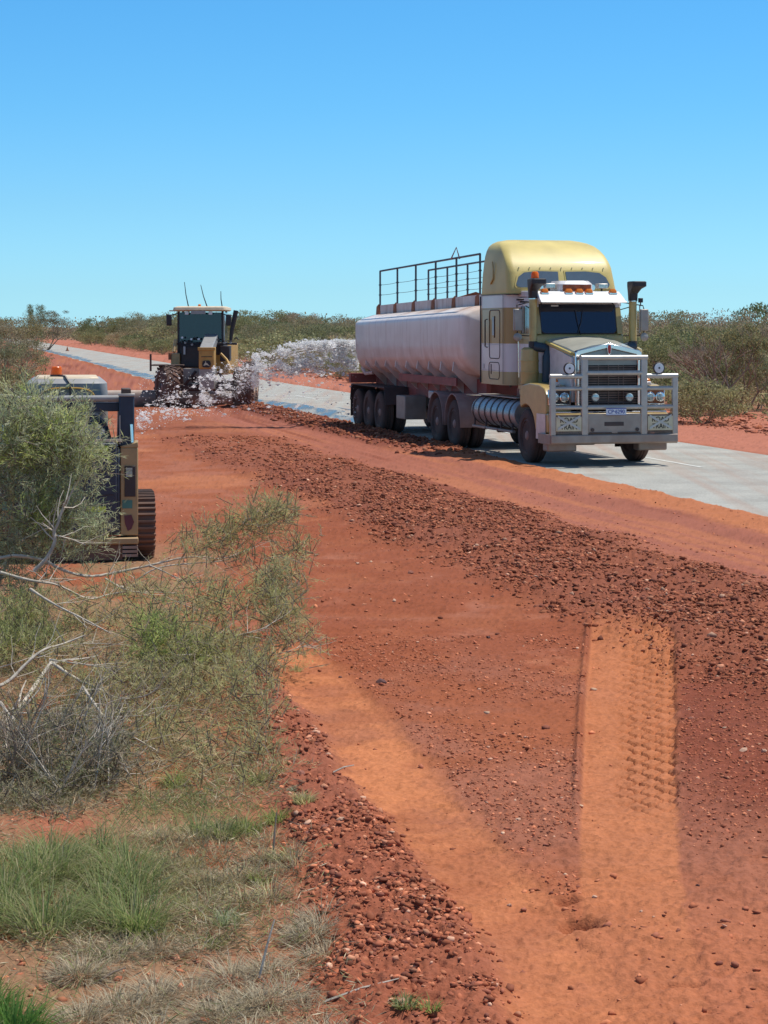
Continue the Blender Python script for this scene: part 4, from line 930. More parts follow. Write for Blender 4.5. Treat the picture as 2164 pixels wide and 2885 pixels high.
# ================================================ GRAVEL AND ROCKS
ico_v = []; ph = (1 + 5 ** .5) / 2
for a, b_ in ((-1, ph), (1, ph), (-1, -ph), (1, -ph)): ico_v += [(a, b_, 0)]
for a, b_ in ((-1, ph), (1, ph), (-1, -ph), (1, -ph)): ico_v += [(0, a, b_)]
for a, b_ in ((ph, -1), (ph, 1), (-ph, -1), (-ph, 1)): ico_v += [(a, 0, b_)]
ico_v = np.array(ico_v) / math.sqrt(1 + ph * ph)
ico_f = np.array([(0, 11, 5), (0, 5, 1), (0, 1, 7), (0, 7, 10), (0, 10, 11), (1, 5, 9), (5, 11, 4), (11, 10, 2), (10, 7, 6), (7, 1, 8), (3, 9, 4), (3, 4, 2), (3, 2, 6), (3, 6, 8), (3, 8, 9), (4, 9, 5), (2, 4, 11), (6, 2, 10), (8, 6, 7), (9, 8, 1)])
def scatter(name, label, cat, N, region, dens, size, colr, m='stones'):
    """random angular stones; region (x0,x1,y0,y1) in (x or u, y), dens(x,y)->0..1, size(x,y,rand)->m"""
    xs = rng.uniform(region[0], region[1], N * 6); yy = np.exp(rng.uniform(np.log(region[2]), np.log(region[3]), N * 6)) if region[2] > 0 else rng.uniform(region[2], region[3], N * 6)
    if len(region) > 4: xs = XU(xs, yy)
    keep = (rng.random(N * 6) < dens(xs, yy)) & (np.abs(xs) < yy * .235 + .6)
    xs = xs[keep][:N]; yy = yy[keep][:N]; n = len(xs)
    s_ = size(xs, yy, rng.random(n)); zz = height(xs, yy)
    V = ico_v[None] * (1 + (rng.random((n, 12, 1)) - .5) * .95) * np.stack([rng.uniform(.7, 1.5, n), rng.uniform(.6, 1.25, n), rng.uniform(.35, .9, n)], -1)[:, None]
    a = rng.uniform(0, 6.28, n); tl = rng.uniform(-.7, .7, n)
    ct, st = np.cos(tl)[:, None], np.sin(tl)[:, None]; Y2 = V[..., 1] * ct - V[..., 2] * st; Z2 = V[..., 1] * st + V[..., 2] * ct
    ca, sa = np.cos(a)[:, None], np.sin(a)[:, None]; X3 = V[..., 0] * ca - Y2 * sa; Y3 = V[..., 0] * sa + Y2 * ca
    V = np.stack([X3, Y3, Z2], -1) * s_[:, None, None] + np.stack([xs, yy, zz + s_ * .08], -1)[:, None]
    F = ico_f[None] + (np.arange(n) * 12)[:, None, None]
    C = colr(n, xs, yy); C = C * (1 - .45 * rng.random((n, 1))) + soil(xs, yy) * .45 * rng.random((n, 1)) + .0 * C
    o = np_mesh(name, V.reshape(-1, 3), F.reshape(-1, 3), m, np.repeat(C, 12, 0), nside=3)
    tag(o, label, cat, kind='stuff'); print(name, n)
    return o
mat('stones', (1, 1, 1), .9, vcol='soil', vary=.22, scale=30, spec=.2)
def stonecol(dk=1.):
    def f(n, x, y):
        base = np.array([[.32, .102, .05], [.25, .080, .043], [.40, .145, .072], [.18, .062, .04], [.47, .21, .12], [.55, .33, .22]])
        k = rng.choice(6, n, p=[.34, .27, .19, .13, .055, .015]); return np.clip(base[k] * rng.uniform(.8, 1.2, (n, 1)) * dk, .02, .8)
    return f
def ssize(a, b_): return lambda x, y, r: a + (b_ - a) * r ** 3.2
def dw(x, y): return fields(x, y)[1]['wind'] * (.22 + .78 * sstep(.33, .6, fbm(x * 1.5, y * 1.5, 71))) * (1 - .6 * sstep(26, 38, y))
scatter('gravel_windrow', 'long low ridge of loose dark red gravel running beside the graded strip', 'gravel', 52000, (1.5, 5.3, 12.5, 48, 1), dw, lambda x, y, r: (.005 + .026 * r ** 4.2) * (1 + (y - 14) * .010), stonecol(1.0))
def dd(x, y):
    return fields(x, y)[1]['D'] * (.12 + .88 * sstep(.38, .62, fbm(x * 2.5, y * 2.5, 72)))
scatter('gravel_verge', 'strip of loose broken gravel between the grass and the orange wheel track', 'gravel', 22000, (-1.8, 1.1, 6.9, 16.5), dd, ssize(.003, .021), stonecol(1.25))
def dm(x, y):
    F = fields(x, y)[1]; a = band(x, cR(y) + .02, edgeL(y) - .01, .05) * .9 * sstep(.25, .6, fbm(x * 1.1, y * 1.1, 73)); b_ = band(x, edgeR(y) + .03, 9, .05) * band(y, 10.6, 16, .7) * .8
    return np.clip(a + b_, 0, 1) * (1 - F['B']) * (1 - F['C'])
scatter('gravel_scatter', 'fine scattered gravel between the two orange wheel tracks', 'gravel', 17000, (-.9, 3.6, 6.9, 17), dm, ssize(.003, .014), stonecol(1.45))
def ds(x, y):
    F = fields(x, y)[1]; return (.10 + .5 * sstep(.5, .75, fbm(x * .8, y * .8, 74))) * (1 - .8 * F['C']) * (1 - .8 * F['B']) * (1 - band(fields(x, y)[0], R0 + .1, R1 - .1, .2))
scatter('pebbles', 'small pebbles strewn over the bare red dirt', 'pebbles', 9000, (-5, 7, 6.9, 32), ds, ssize(.004, .022), stonecol(1.4))
def db(x, y): return band(U(x, y) + (fbm(x, y, 75) - .5) * .6, 6.3, 7.75, .2) * band(y, 42, 75, 3)
scatter('gravel_berm', 'dark clods heaped along the edge of the seal behind the tanker', 'gravel', 5000, (6.0, 8.1, 40, 80, 1), db, ssize(.02, .07), stonecol(.85))
scatter('roadside_rubble', 'rough reddish clods along the far verge at the foot of the scrub', 'rubble', 2500, (17, 21.5, 42, 130, 1), lambda x, y: np.full(x.shape, .9), ssize(.03, .10), stonecol(1.1))

def rock_mesh(seed):
    r2_ = np.random.default_rng(seed); me = bpy.data.meshes.new('rock')
    V = ico_v * (1 + (r2_.random((12, 1)) - .5) * .5) * np.array([1.2, .9, .7]); me.from_pydata(V.tolist(), [], ico_f.tolist()); return me
rocks = [rock_mesh(100 + i) for i in range(6)]
mat('rock_dark', (.10, .04, .035), .85, vary=.3, scale=4); mat('rock_red', (.26, .095, .06), .9, vary=.3, scale=4); mat('rock_pale', (.50, .30, .20), .85, vary=.2, scale=4)
rk = [(822, 1482, 11, 'dark', 'largest dark angular rock, beside the orange wheel track'),
      (735, 1466, 5, 'dark', 'small dark stone on the top end of the orange wheel track'),
      (888, 1240, 8, 'red', 'flat topped red stone on the smooth dirt left of the windrow'),
      (852, 1303, 5, 'pale', 'pale stone lying alone below the gravel windrow'),
      (773, 1216, 5, 'pale', 'small pale stone on the dirt nearest the low shrub tips'),
      (683, 1193, 4, 'pale', 'tiny pale stone at the far left end of the windrow'),
      (1240, 1938, 10, 'pale', 'flat pale stone at the rim of the shallow hole in the wheel track'),
      (1285, 1937, 6, 'pale', 'pale chip just right of the shallow hole in the wheel track'),
      (1400, 1340, 5, 'dark', 'dark lump at the head of the smooth tyre print'),
      (1055, 1385, 5, 'dark', 'dark stone on the moist dirt midway to the tyre print'),
      (1063, 1296, 4, 'dark', 'small dark stone above the moist dirt patch'),
      (1605, 1615, 9, 'pale', 'flat pink stone in the dark moist dirt right of the tread marks'),
      (1650, 1618, 7, 'pale', 'pink stone cut by the right edge of the view'),
      (1507, 1912, 4, 'dark', 'small black stone alone on the orange dirt low on the right'),
      (1120, 1768, 7, 'pale', 'pale chip in the gravel left of the tyre print edge'),
      (1148, 1745, 6, 'red', 'reddish stone in the gravel left of the tyre print edge'),
      (1100, 1940, 6, 'pale', 'pale flat chip on the faint middle of the dirt'),
      (1495, 1545, 7, 'red', 'red stone among the gravel right of the tread marks'),
      (460, 2012, 13, 'red', 'largest reddish rock, at the edge of the dry straw'),
      (420, 1990, 9, 'red', 'reddish rock beside a larger one by the dry straw'),
      (650, 1690, 12, 'red', 'red clod on top of the gravel strip by the small green tuft'),
      (700, 1810, 11, 'red', 'jagged red clod below the small green tuft'),
      (735, 1790, 9, 'pale', 'pink clod resting on the gravel strip'),
      (665, 1815, 9, 'red', 'rough clod at the grass side of the gravel strip'),
      (118, 1995, 7, 'pale', 'pale orange stone below the lush green grass'),
      (445, 1895, 6, 'pale', 'whitish stone between grass and straw'),
      (600, 2090, 7, 'pale', 'pale stone in the straw at the bottom'),
      (1190, 1232, 5, 'pale', 'pale stone high on the windrow'),
      (1650, 1250, 7, 'red', 'rust coloured stone on the far crest of the windrow'),
      (965, 1180, 5, 'red', 'reddish stone at the left foot of the windrow'),
      (1385, 1968, 4, 'pale', 'tiny pale chip right of the two holes')]
for i, (px, py, rpx, kind, lab) in enumerate(rk):
    x, y = G(px, py); s_ = rpx * y / 4368; z = h1(x, y)
    o = bpy.data.objects.new('rock', rocks[i % 6].copy()); col.objects.link(o); o.data.materials.append(MATS['rock_' + kind])
    o.location = (x, y, z + s_ * .28); o.scale = (s_, s_, s_ * .85); o.rotation_euler = (rng.uniform(-.3, .3), rng.uniform(-.3, .3), rng.uniform(0, 6.28))
    tag(o, lab, 'rock')

# ================================================ LEAVES
def blades(cent, dirs, length, width, droop=0.):
    """one thin two-triangle blade per centre"""
    n = len(cent); d = dirs / np.linalg.norm(dirs, axis=1, keepdims=True)
    sd = np.cross(d, rng.normal(size=(n, 3))); sd /= np.linalg.norm(sd, axis=1, keepdims=True) + 1e-9
    L_ = np.asarray(length).reshape(-1, 1) * np.ones((n, 1)); W_ = np.asarray(width).reshape(-1, 1) * np.ones((n, 1)) / 2
    mid = cent + d * L_ * .5; tip = cent + d * L_; tip[:, 2] -= droop * L_[:, 0]
    V = np.stack([cent, mid - sd * W_, tip, mid + sd * W_], 1).reshape(-1, 3)
    return V, (np.arange(n * 4).reshape(-1, 4))
def leafcol(n, pal, spread=.22):
    p = np.array(pal); c = p[rng.integers(0, len(p), n)] * rng.uniform(1 - spread, 1 + spread, (n, 1)); return c
for nm, tr in (('leaf', .5), ('straw', .2)):
    mat(nm, (1, 1, 1), .6, vcol='soil', vary=.1, scale=3, transl=tr, spec=.25)
mat('leaf_far', (1, 1, 1), .7, vcol='soil', vary=.2, scale=1.2, rand=.5, transl=.4, spec=.2)
mat('bark_pale', (.47, .41, .33), .85, vary=.3, scale=14, bump=.003, bscale=60)
mat('bark_brown', (.16, .12, .095), .9, vary=.3, scale=14)
mat('bark_grey', (.27, .205, .15), .9, vary=.3, scale=8)

# ---------------------------------------- scrub bushes: prototypes then copies
def bush_proto(kind, seed, dead=False):
    r3 = random.Random(seed); g = np.random.default_rng(seed)
    H = {'mulga': 3.0, 'round': 2.4, 'low': 1.3, 'tall': 4.2, 'flame': 2.8, 'dead': 3.2}[kind]
    Wd = {'mulga': 2.2, 'round': 1.9, 'low': 1.3, 'tall': 1.9, 'flame': 1.5, 'dead': 2.2}[kind]
    b = MB(); tips = []
    def grow(p, d, L_, r, k):
        q = p + d * L_; mid = p + d * L_ * .5 + Vector((r3.uniform(-1, 1), r3.uniform(-1, 1), r3.uniform(-.3, .6))) * L_ * .07
        b.tube([p, mid, q], [r, r * .8, r * .6], 4 if k > 1 else 6, False)
        if k > 0: tips.append((q, d, k)); tips.append((mid, d, k))
        if k >= (4 if dead else 3): return
        for _ in range(3 if k else 3):
            nd = (d + Vector((r3.gauss(0, .55), r3.gauss(0, .55), r3.uniform(-.1, .45)))).normalized()
            grow(q, nd, L_ * r3.uniform(.55, .8), r * .6, k + 1)
    for _ in range({'tall': 2, 'low': 5}.get(kind, 4)):
        a = r3.uniform(0, 6.28); d = Vector((math.cos(a) * .75, math.sin(a) * .75, 1.1 if kind != 'low' else .7)).normalized()
        grow(Vector((r3.uniform(-.1, .1), r3.uniform(-.1, .1), -.1)), d, H * .34, .045 * H / 3, 0)
    bark = 'bark_grey'
    trunk = (b, bark)
    if dead: return trunk, None, H
    pal = {'mulga': [(.22, .215, .12), (.27, .255, .15), (.31, .285, .17)], 'round': [(.16, .185, .08), (.21, .23, .10), (.26, .265, .13)],
           'low': [(.32, .32, .15), (.37, .34, .18), (.27, .28, .13)], 'tall': [(.12, .135, .075), (.16, .165, .09)], 'flame': [(.30, .235, .11), (.22, .21, .10), (.26, .24, .12), (.22, .22, .11)]}[kind]
    C = []; 
    for q, d, k in tips:
        if q.z < H * .12: continue
        C.append((q.x, q.y, q.z))
    C = np.array(C); C[:, 0] *= Wd / max(1e-3, np.abs(C[:, 0]).max()) ; C[:, 1] *= Wd / max(1e-3, np.abs(C[:, 1]).max()); C[:, 2] = np.clip(C[:, 2] * H / C[:, 2].max(), H * .1, H)
    # lobes round an uneven shell, so clumps and gaps read at a distance
    nl = 34
    a = g.uniform(0, 6.28, nl); zt = g.uniform(.08, 1, nl) ** .8; rad = np.sqrt(np.clip(1 - (zt - .35) ** 2 / .55, .05, 1)) * g.uniform(.35, .95, nl)
    LB = np.stack([np.cos(a) * rad * Wd, np.sin(a) * rad * Wd, zt * H * .92], 1)
    cen = np.concatenate([C[g.integers(0, len(C), 22)], LB]); rr_ = g.uniform(.16, .36, len(cen)) * Wd * .9
    n = 6500 if kind != 'low' else 3200
    k = g.integers(0, len(cen), n); off = g.normal(size=(n, 3)); off /= np.linalg.norm(off, axis=1, keepdims=True); off *= (g.random((n, 1)) ** .5) * rr_[k][:, None]; off[:, 2] *= .6
    p = cen[k] + off; p = p[p[:, 2] > .04]; n = len(p); k = k[:n]
    dirs = g.normal(size=(n, 3)) + np.array([0, 0, .9])
    V, F = blades(p, dirs, g.uniform(.06, .14, n), g.uniform(.024, .048, n))
    col_ = np.array(pal)[g.integers(0, len(pal), n)] * g.uniform(.75, 1.25, (n, 1)) * (g.uniform(.8, 1.2, len(cen))[k % len(cen)][:, None])
    return trunk, (V, F, np.repeat(col_, 4, 0)), H
protos = {}
for kind, cnt in (('mulga', 4), ('round', 3), ('low', 3), ('tall', 2), ('flame', 1), ('dead', 1)):
    for c_ in range(cnt):
        tr_, cr_, H = bush_proto(kind, 40 + c_ * 7 + len(kind), kind == 'dead')
        tm = tr_[0]; o1 = tm.build('trunk', tr_[1], None, smooth=0); m1 = o1.data; bpy.data.objects.remove(o1)
        m2 = None
        if cr_: o2 = np_mesh('crown', cr_[0], cr_[1], 'leaf_far', cr_[2]); m2 = o2.data; bpy.data.objects.remove(o2)
        protos.setdefault(kind, []).append((m1, m2, H))
def bush(kind, x, y, h, label, group=None, wide=1., name=None, z=None):
    m1, m2, H = protos[kind][int(rng.integers(0, len(protos[kind])))]
    s_ = h / H
    o = empty(name or ('tree' if kind in ('tall', 'dead') else 'bush'), (x, y, h1(x, y) - .02 if z is None else z), rng.uniform(0, 6.28), label, 'tree' if kind in ('tall', 'dead') else 'bush', group)
    o.scale = (s_ * wide, s_ * wide, s_)
    for nm, me in (('trunk', m1), ('crown', m2)):
        if me:
            c = bpy.data.objects.new(nm, me); col.objects.link(c); c.parent = o
    return o
BG = 'scrub bushes beyond the far side of the road'
labs = {'mulga': 'grey green mulga bush in the scrub belt beyond the road', 'round': 'rounded dark green bush in the scrub belt beyond the road', 'low': 'low pale olive shrub at the foot of the scrub beyond the road'}
gl = {'mulga': 'grey green mulga bushes beyond the road', 'round': 'rounded dark green bushes beyond the road', 'low': 'low pale shrubs beyond the road'}
adj = {'mulga': 'grey green mulga bush', 'round': 'rounded dark green bush', 'low': 'low pale olive shrub'}
cnt = 0
for row, (u0, jit, st, kinds, hh) in enumerate(((19.5, 1.5, 2.6, ['low', 'low', 'round', 'low'], (.9, 1.5)), (22.5, 1.6, 3.0, ['mulga', 'round', 'low', 'mulga'], (1.7, 2.6)), (27, 3, 3.6, ['mulga', 'round'], (2.1, 2.9)), (34, 4, 5, ['mulga', 'round', 'mulga'], (2.3, 3.0)), (44, 6, 7.5, ['mulga', 'round'], (2.4, 3.2)))):
    y = 44.
    while y < 330:
        uu = u0 + rng.uniform(-jit, jit) + (2.0 if y < 70 else 0) * (row > 0); yy_ = y + rng.uniform(-1, 1); x = XU(uu, yy_)
        if -.205 * yy_ - 2 < x < .2 * yy_ + 2.5:
            k = kinds[int(rng.integers(0, len(kinds)))]
            hgt = rng.uniform(*hh) * rng.uniform(.75, 1.2) * (1 + .0022 * (yy_ - 60)) 
            if yy_ < 75: hgt *= .92
            sx_ = 829.5 + x / yy_ * 4368; wh = 'left of the grader' if sx_ < 350 else ('between the grader and the tanker' if sx_ < 800 else 'right of the truck'); rw = 'front' if row < 2 else 'back'
            bush(k, x, yy_, hgt, adj[k] + ' in the ' + rw + ' of the scrub ' + wh, {'mulga': 'grey green mulga bushes', 'round': 'rounded dark green bushes', 'low': 'low pale olive shrubs'}[k] + ' in the ' + rw + ' of the scrub ' + wh, wide=rng.uniform(.95, 1.35)); cnt += 1
        y += st * rng.uniform(.7, 1.3) * (1 + max(0, y - 90) / 110)
print('bushes', cnt)
# single ones that stand out
def at(px, y): return (px - 829.5) * y / 4368
bush('flame', at(1592, 61), 61, 2.85, 'rusty orange bushy crown rising above the scrub at the right edge', wide=.95)
bush('dead', at(1575, 59.5), 59.5, 3.2, 'bare grey dead tree with fanned twigs at the right', wide=.9)
bush('dead', at(1545, 63), 63, 3.1, 'second bare grey tree, left of the orange crown', wide=.8)
bush('round', at(1480, 75), 75, 2.75, 'dark green bush topping the scrub just right of the far mirror')
bush('round', at(75, 300), 300, 6.0, 'lone small tree poking above the scrub at the far left', wide=.42, name='tree')
bush('low', at(590, 120), 120, 2.2, 'bright yellow green shrub just above the water spray', wide=1.5)
bush('tall', at(100, 230), 230, 4.6, 'tall dark bush beside the lone tree on the left', wide=1.3)
bush('tall', at(645, 210), 210, 4.2, 'small dark tree breaking the skyline right of the grader')
# near left scrub, this side of the road
for i, (px, y, h_, k, lab) in enumerate(((-5, 78, 2.3, 'mulga', 'olive bush hiding where the road vanishes at the left edge'), (32, 95, 2.1, 'mulga', 'olive bush at the end of the visible road'), (10, 52, 1.5, 'mulga', 'brownish green bush behind the loader cab at the left edge'), (-30, 46, 1.9, 'round', 'dense bush cut by the left edge above the loader'), (36, 60, 1.0, 'low', 'low yellowish shrub just above the loader beacon'), (20, 44, 1.0, 'low', 'low orange tinted shrub touching the loader roof line'), (45, 110, 1.4, 'low', 'low olive shrub beside the vanishing road'), (-10, 130, 3.2, 'mulga', 'grey green bush farthest back on the near side of the road'), (30, 165, 3.4, 'round', 'green bush where the road meets the scrub'))):
    bush(k, at(px, y), y, h_, lab, wide=1.1)
# far scrub that reads as one mass
n = 170000
yy = np.exp(rng.uniform(np.log(240), np.log(1100), n)); xx = rng.uniform(-.24, .24, n) * yy
uu = U(xx, yy); k = (uu > 21) | (uu < 1 - (yy - 240) * .01) | (yy > 400); xx, yy = xx[k], yy[k]
cl = fbm(xx * .06, yy * .03, 91); hmax = 1.6 + 2.6 * sstep(.35, .75, cl) + 0.004 * (yy - 200) * .4
zz = rng.random(len(xx)) ** 1.7 * hmax
V, F = blades(np.stack([xx, yy, zz], 1), rng.normal(size=(len(xx), 3)) + [0, 0, .6], rng.uniform(.3, .6, len(xx)), rng.uniform(.2, .34, len(xx)))
tag(np_mesh('far_scrub', V, F, 'leaf_far', np.repeat(leafcol(len(xx), [(.19, .20, .10), (.23, .23, .12), (.17, .18, .09), (.25, .24, .13)]), 4, 0)), 'distant olive scrub plain reaching to the horizon', 'scrub', kind='stuff')

# ---------------------------------------- near shrub: traced pale limbs, fine twigs, needle leaves
def crop2p(pts, y): return [P(x * .4621, 1073.3 + yy_ * .4621, y if not isinstance(y, (tuple, list)) else y[0] + (y[1] - y[0]) * i / (len(pts) - 1)) for i, (x, yy_) in enumerate(pts)]
def smooth_path(p, k=3):
    p = [Vector(a) for a in p]
    for _ in range(2):
        q_ = [p[0]]
        for a, b_ in zip(p, p[1:]): q_ += [a.lerp(b_, .25), a.lerp(b_, .75)]
        p = q_ + [p[-1]]
    return p
def limb(parent, pts, r0, r1, m='bark_pale', twigs=6, tl=.35, name='branch'):
    p = smooth_path(pts); n = len(p); b = MB().tube(p, [(r0 + (r1 - r0) * i / (n - 1)) * .66 * random.uniform(.85, 1.15) for i in range(n)], 6)
    o = b.build(name, m, parent, smooth=60); o.location = -Vector(parent.location); ends = []
    tb = MB()
    for _ in range(twigs):
        i = random.randint(n // 4, n - 2); d = (p[min(i + 2, n - 1)] - p[i - 1]).normalized()
        q0 = p[i].copy(); dd_ = (d + Vector((random.gauss(0, .6), random.gauss(0, .5), random.gauss(.25, .5)))).normalized(); path = [q0]
        for s_ in range(3): dd_ = (dd_ + Vector((random.gauss(0, .25), random.gauss(0, .2), random.gauss(.05, .2)))).normalized(); path.append(path[-1] + dd_ * tl * random.uniform(.25, .45))
        tb.tube(path, [r1 * .7, r1 * .5, r1 * .35, r1 * .2], 3, False); ends += path[1:]
    if twigs:
        tag(tb.build('twigs', m, o, smooth=0), kind='stuff')
    return ends
def foliage(parent, blobs, pal, n, ln, wd, up=.5, name='foliage', m='leaf'):
    """blobs: (x,y,z,rx,ry,rz,weight)"""
    B = np.array(blobs, float); wgt = B[:, 6] / B[:, 6].sum(); k = rng.choice(len(B), n, p=wgt)
    # leaves sit in sprays, not evenly
    ns_ = max(20, n // 14); ks = rng.choice(len(B), ns_, p=wgt); off = rng.normal(size=(ns_, 3)) * .6
    sc_ = B[ks, :3] + off * B[ks, 3:6]; j = rng.integers(0, ns_, n)
    sdir = rng.normal(size=(ns_, 3)) + np.array([0, 0, up]); sdir /= np.linalg.norm(sdir, axis=1, keepdims=True)
    t_ = rng.random((n, 1)); base = sc_[j] + sdir[j] * t_ * ln * 3.2 + rng.normal(size=(n, 3)) * ln * .12
    gh = height(base[:, 0], base[:, 1]); base[:, 2] = np.maximum(base[:, 2], gh + .01)
    V, F = blades(base, sdir[j] * 1.0 + rng.normal(size=(n, 3)) * .45, rng.uniform(.6, 1.3, n) * ln, wd * rng.uniform(.7, 1.3, n))
    sc2 = np.array(pal)[rng.integers(0, len(pal), ns_)] * rng.uniform(.8, 1.25, (ns_, 1)); c = sc2[j] * rng.uniform(.8, 1.2, (n, 1))
    V = V - np.array(parent.location)
    o = np_mesh(name, V, F, m, np.repeat(c, 4, 0)); o.parent = parent; o['kind'] = 'stuff'
    # stems through the sprays
    tb = MB()
    for i in range(0, ns_, 2):
        a = Vector(sc_[i]) - Vector(parent.location); tb.tube([a, a + Vector(sdir[i]) * ln * 1.8, a + Vector(sdir[i]) * ln * 3.4], [.0035, .0028, .0015], 3, False)
    tag(tb.build('stems', 'bark_brown', parent, smooth=0), kind='stuff')
    return o
GREYG = [(.43, .47, .26), (.50, .52, .30), (.34, .40, .23), (.56, .57, .27), (.47, .48, .33)]
OLIVE = [(.50, .44, .22), (.42, .40, .18), (.56, .47, .25), (.38, .38, .17), (.48, .47, .19)]
def blob(px, py, y, rpx, rpy=None, w_=1., ry=.3):
    s_ = y / 4368; x_, y_, z_ = P(px, py, y); return (x_, y_, z_, rpx * s_, ry, (rpy or rpx) * s_, w_)
sh1 = empty('leafy_shrub', (at(60, 17.6), 17.6, 0), 0, 'tall grey green leafy shrub in front of the loader at the left edge', 'shrub')
YC = 17.6
for pts, y, r0, r1, tw in (([(160, 345), (220, 290), (262, 205), (250, 165), (270, 130), (300, 30)], 17.0, .035, .012, 8), ([(262, 180), (330, 195), (400, 225)], 17.0, .012, .006, 5), ([(250, 160), (195, 120)], 17.0, .012, .006, 4),
                           ([(0, 285), (80, 270), (215, 295), (280, 340), (415, 378), (560, 350), (700, 320), (780, 300), (860, 282), (960, 278), (1040, 295), (1170, 240)], (17.2, 17.8), .028, .006, 16),
                           ([(-20, 900), (-60, 500), (-40, 200), (20, -100)], 17.6, .06, .02, 10), ([(-50, 500), (60, 250), (120, 0), (160, -200)], 17.6, .03, .01, 10)):
    limb(sh1, crop2p(pts, y), r0, r1, twigs=tw, tl=.3)
bl_ = [blob(90, 960, YC, 85, 70, 1.3), blob(40, 1040, YC, 70, 90, 1.3), blob(140, 1060, YC, 62, 80, 1.4), blob(60, 890, YC, 60, 35, .7), blob(150, 930, YC, 50, 45, .7), blob(110, 1160, YC, 85, 55, 1.1), blob(20, 1180, YC, 60, 60, .9), blob(190, 1150, YC, 35, 45, .45), blob(180, 990, YC, 40, 50, .6), blob(20, 930, YC, 50, 60, .8), blob(-60, 1020, YC, 80, 150, 1.2), blob(30, 1260, YC, 90, 30, .5)]
foliage(sh1, bl_, GREYG, 30000, .070, .0062)
foliage(sh1, [blob(130, 950, YC, 50, 40, 1), blob(95, 1110, YC, 25, 35, .7), blob(50, 980, YC, 30, 30, .5)], [(.46, .52, .16), (.40, .47, .16)], 4500, .07, .008)
sh2 = empty('sprawling_shrub', (at(420, 14.5), 14.5, 0), 0, 'half fallen shrub sprawling right with pale bare limbs and thin olive foliage', 'shrub')
for pts, y, r0, r1, tw in (([(0, 352), (100, 380), (165, 395), (260, 405), (330, 440), (420, 485), (520, 450), (630, 442), (830, 450)], (16.2, 16.8), .022, .006, 12),
                           ([(140, 430), (240, 495), (360, 555), (430, 590), (520, 640)], (15.6, 15.2), .018, .005, 10), ([(700, 320), (750, 340), (850, 390), (900, 405), (1010, 390)], 17.2, .012, .005, 8), ([(490, 380), (590, 440), (700, 450)], 16.6, .014, .006, 6),
                           ([(640, 390), (700, 345), (780, 320), (900, 310), (1060, 300), (1160, 245), (1230, 200)], 17.4, .012, .004, 12),
                           ([(-40, 900), (50, 860), (110, 790), (200, 710), (290, 690), (400, 645)], (14.2, 14.6), .026, .006, 8), ([(235, 770), (360, 855), (470, 900), (540, 945), (660, 940), (740, 900), (770, 840)], (14.3, 13.2), .02, .004, 14),
                           ([(390, 890), (430, 950), (500, 1050), (620, 1120), (740, 1190)], (13.4, 12.2), .016, .005, 10), ([(230, 760), (300, 770), (400, 785), (520, 800)], 14.0, .012, .005, 8), ([(0, 960), (40, 1010), (100, 1100)], (13, 12.6), .02, .008, 6),
                           ([(830, 700), (950, 690), (1100, 650), (1250, 610)], 15.0, .01, .004, 12), ([(820, 740), (960, 735), (1110, 775), (1290, 740), (1440, 690)], (14.6, 14.9), .01, .003, 14), ([(20, 1180), (40, 1100), (60, 1040), (110, 960), (240, 770)], (12.6, 14.3), .03, .018, 6),
                           ([(-10, 1010), (180, 1010), (320, 1015), (500, 1030), (700, 1020)], (12.9, 12.7), .010, .004, 16), ([(-10, 800), (120, 760), (330, 680), (600, 690)], (14.8, 14.9), .008, .003, 12), ([(780, 470), (900, 520), (960, 540)], 16.2, .008, .003, 8),
                           ([(500, 1100), (560, 1200), (600, 1300)], (12.2, 11.6), .012, .004, 8)):
    limb(sh2, crop2p(pts, y), r0, r1, twigs=tw, tl=.28)
bl_ = [blob(560, 1125, 17.2, 55, 32, 1.), blob(480, 1155, 17.2, 50, 25, .7), blob(610, 1105, 17.2, 30, 22, .5), blob(590, 1285, 15.8, 50, 35, 1.1), blob(610, 1330, 15.4, 45, 30, .8), blob(500, 1400, 15, 70, 30, .7), blob(640, 1385, 15, 45, 22, .45), blob(400, 1400, 14.8, 70, 40, .8), blob(330, 1350, 15.2, 60, 35, .7), blob(450, 1290, 16, 60, 35, .7), blob(250, 1470, 14, 80, 40, .5), blob(560, 1440, 14.4, 60, 25, .4), blob(180, 1500, 14, 120, 40, .4), blob(400, 1470, 14, 60, 30, .35), blob(560, 1620, 12.3, 30, 60, .35), blob(540, 1560, 13, 40, 40, .3), blob(350, 1530, 13.4, 120, 45, .55), blob(250, 1600, 12.8, 120, 40, .45), blob(420, 1640, 12.2, 90, 45, .4), blob(420, 1180, 17.6, 45, 20, .35), blob(520, 1210, 17, 60, 20, .35), blob(560, 1520, 13.4, 45, 50, .35), blob(130, 1420, 14.8, 70, 30, .4), blob(300, 1450, 14.4, 70, 35, .4), blob(480, 1330, 15.6, 80, 30, .6), blob(300, 1270, 16.4, 90, 22, .6), blob(180, 1330, 15.8, 90, 30, .6), blob(440, 1430, 14.6, 110, 35, .7), blob(160, 1560, 13.2, 140, 40, .7), blob(330, 1600, 12.7, 110, 40, .6), blob(600, 1240, 16.2, 45, 30, .5), blob(640, 1190, 17, 30, 22, .3), blob(500, 1480, 13.8, 70, 35, .5), blob(450, 1700, 11.8, 110, 30, .45), blob(580, 1700, 11.7, 50, 30, .3)]
foliage(sh2, bl_, OLIVE, 62000, .048, .0045)
foliage(sh2, [blob(340, 1385, 14.8, 40, 40, 1), blob(420, 1420, 14.8, 40, 25, .8)], [(.42, .47, .15), (.35, .41, .13)], 3400, .05, .007)
sh3 = empty('twiggy_shrub', (at(90, 11.6), 11.6, 0), 0, 'dense dark twiggy shrub at the left edge behind the lush grass', 'shrub')
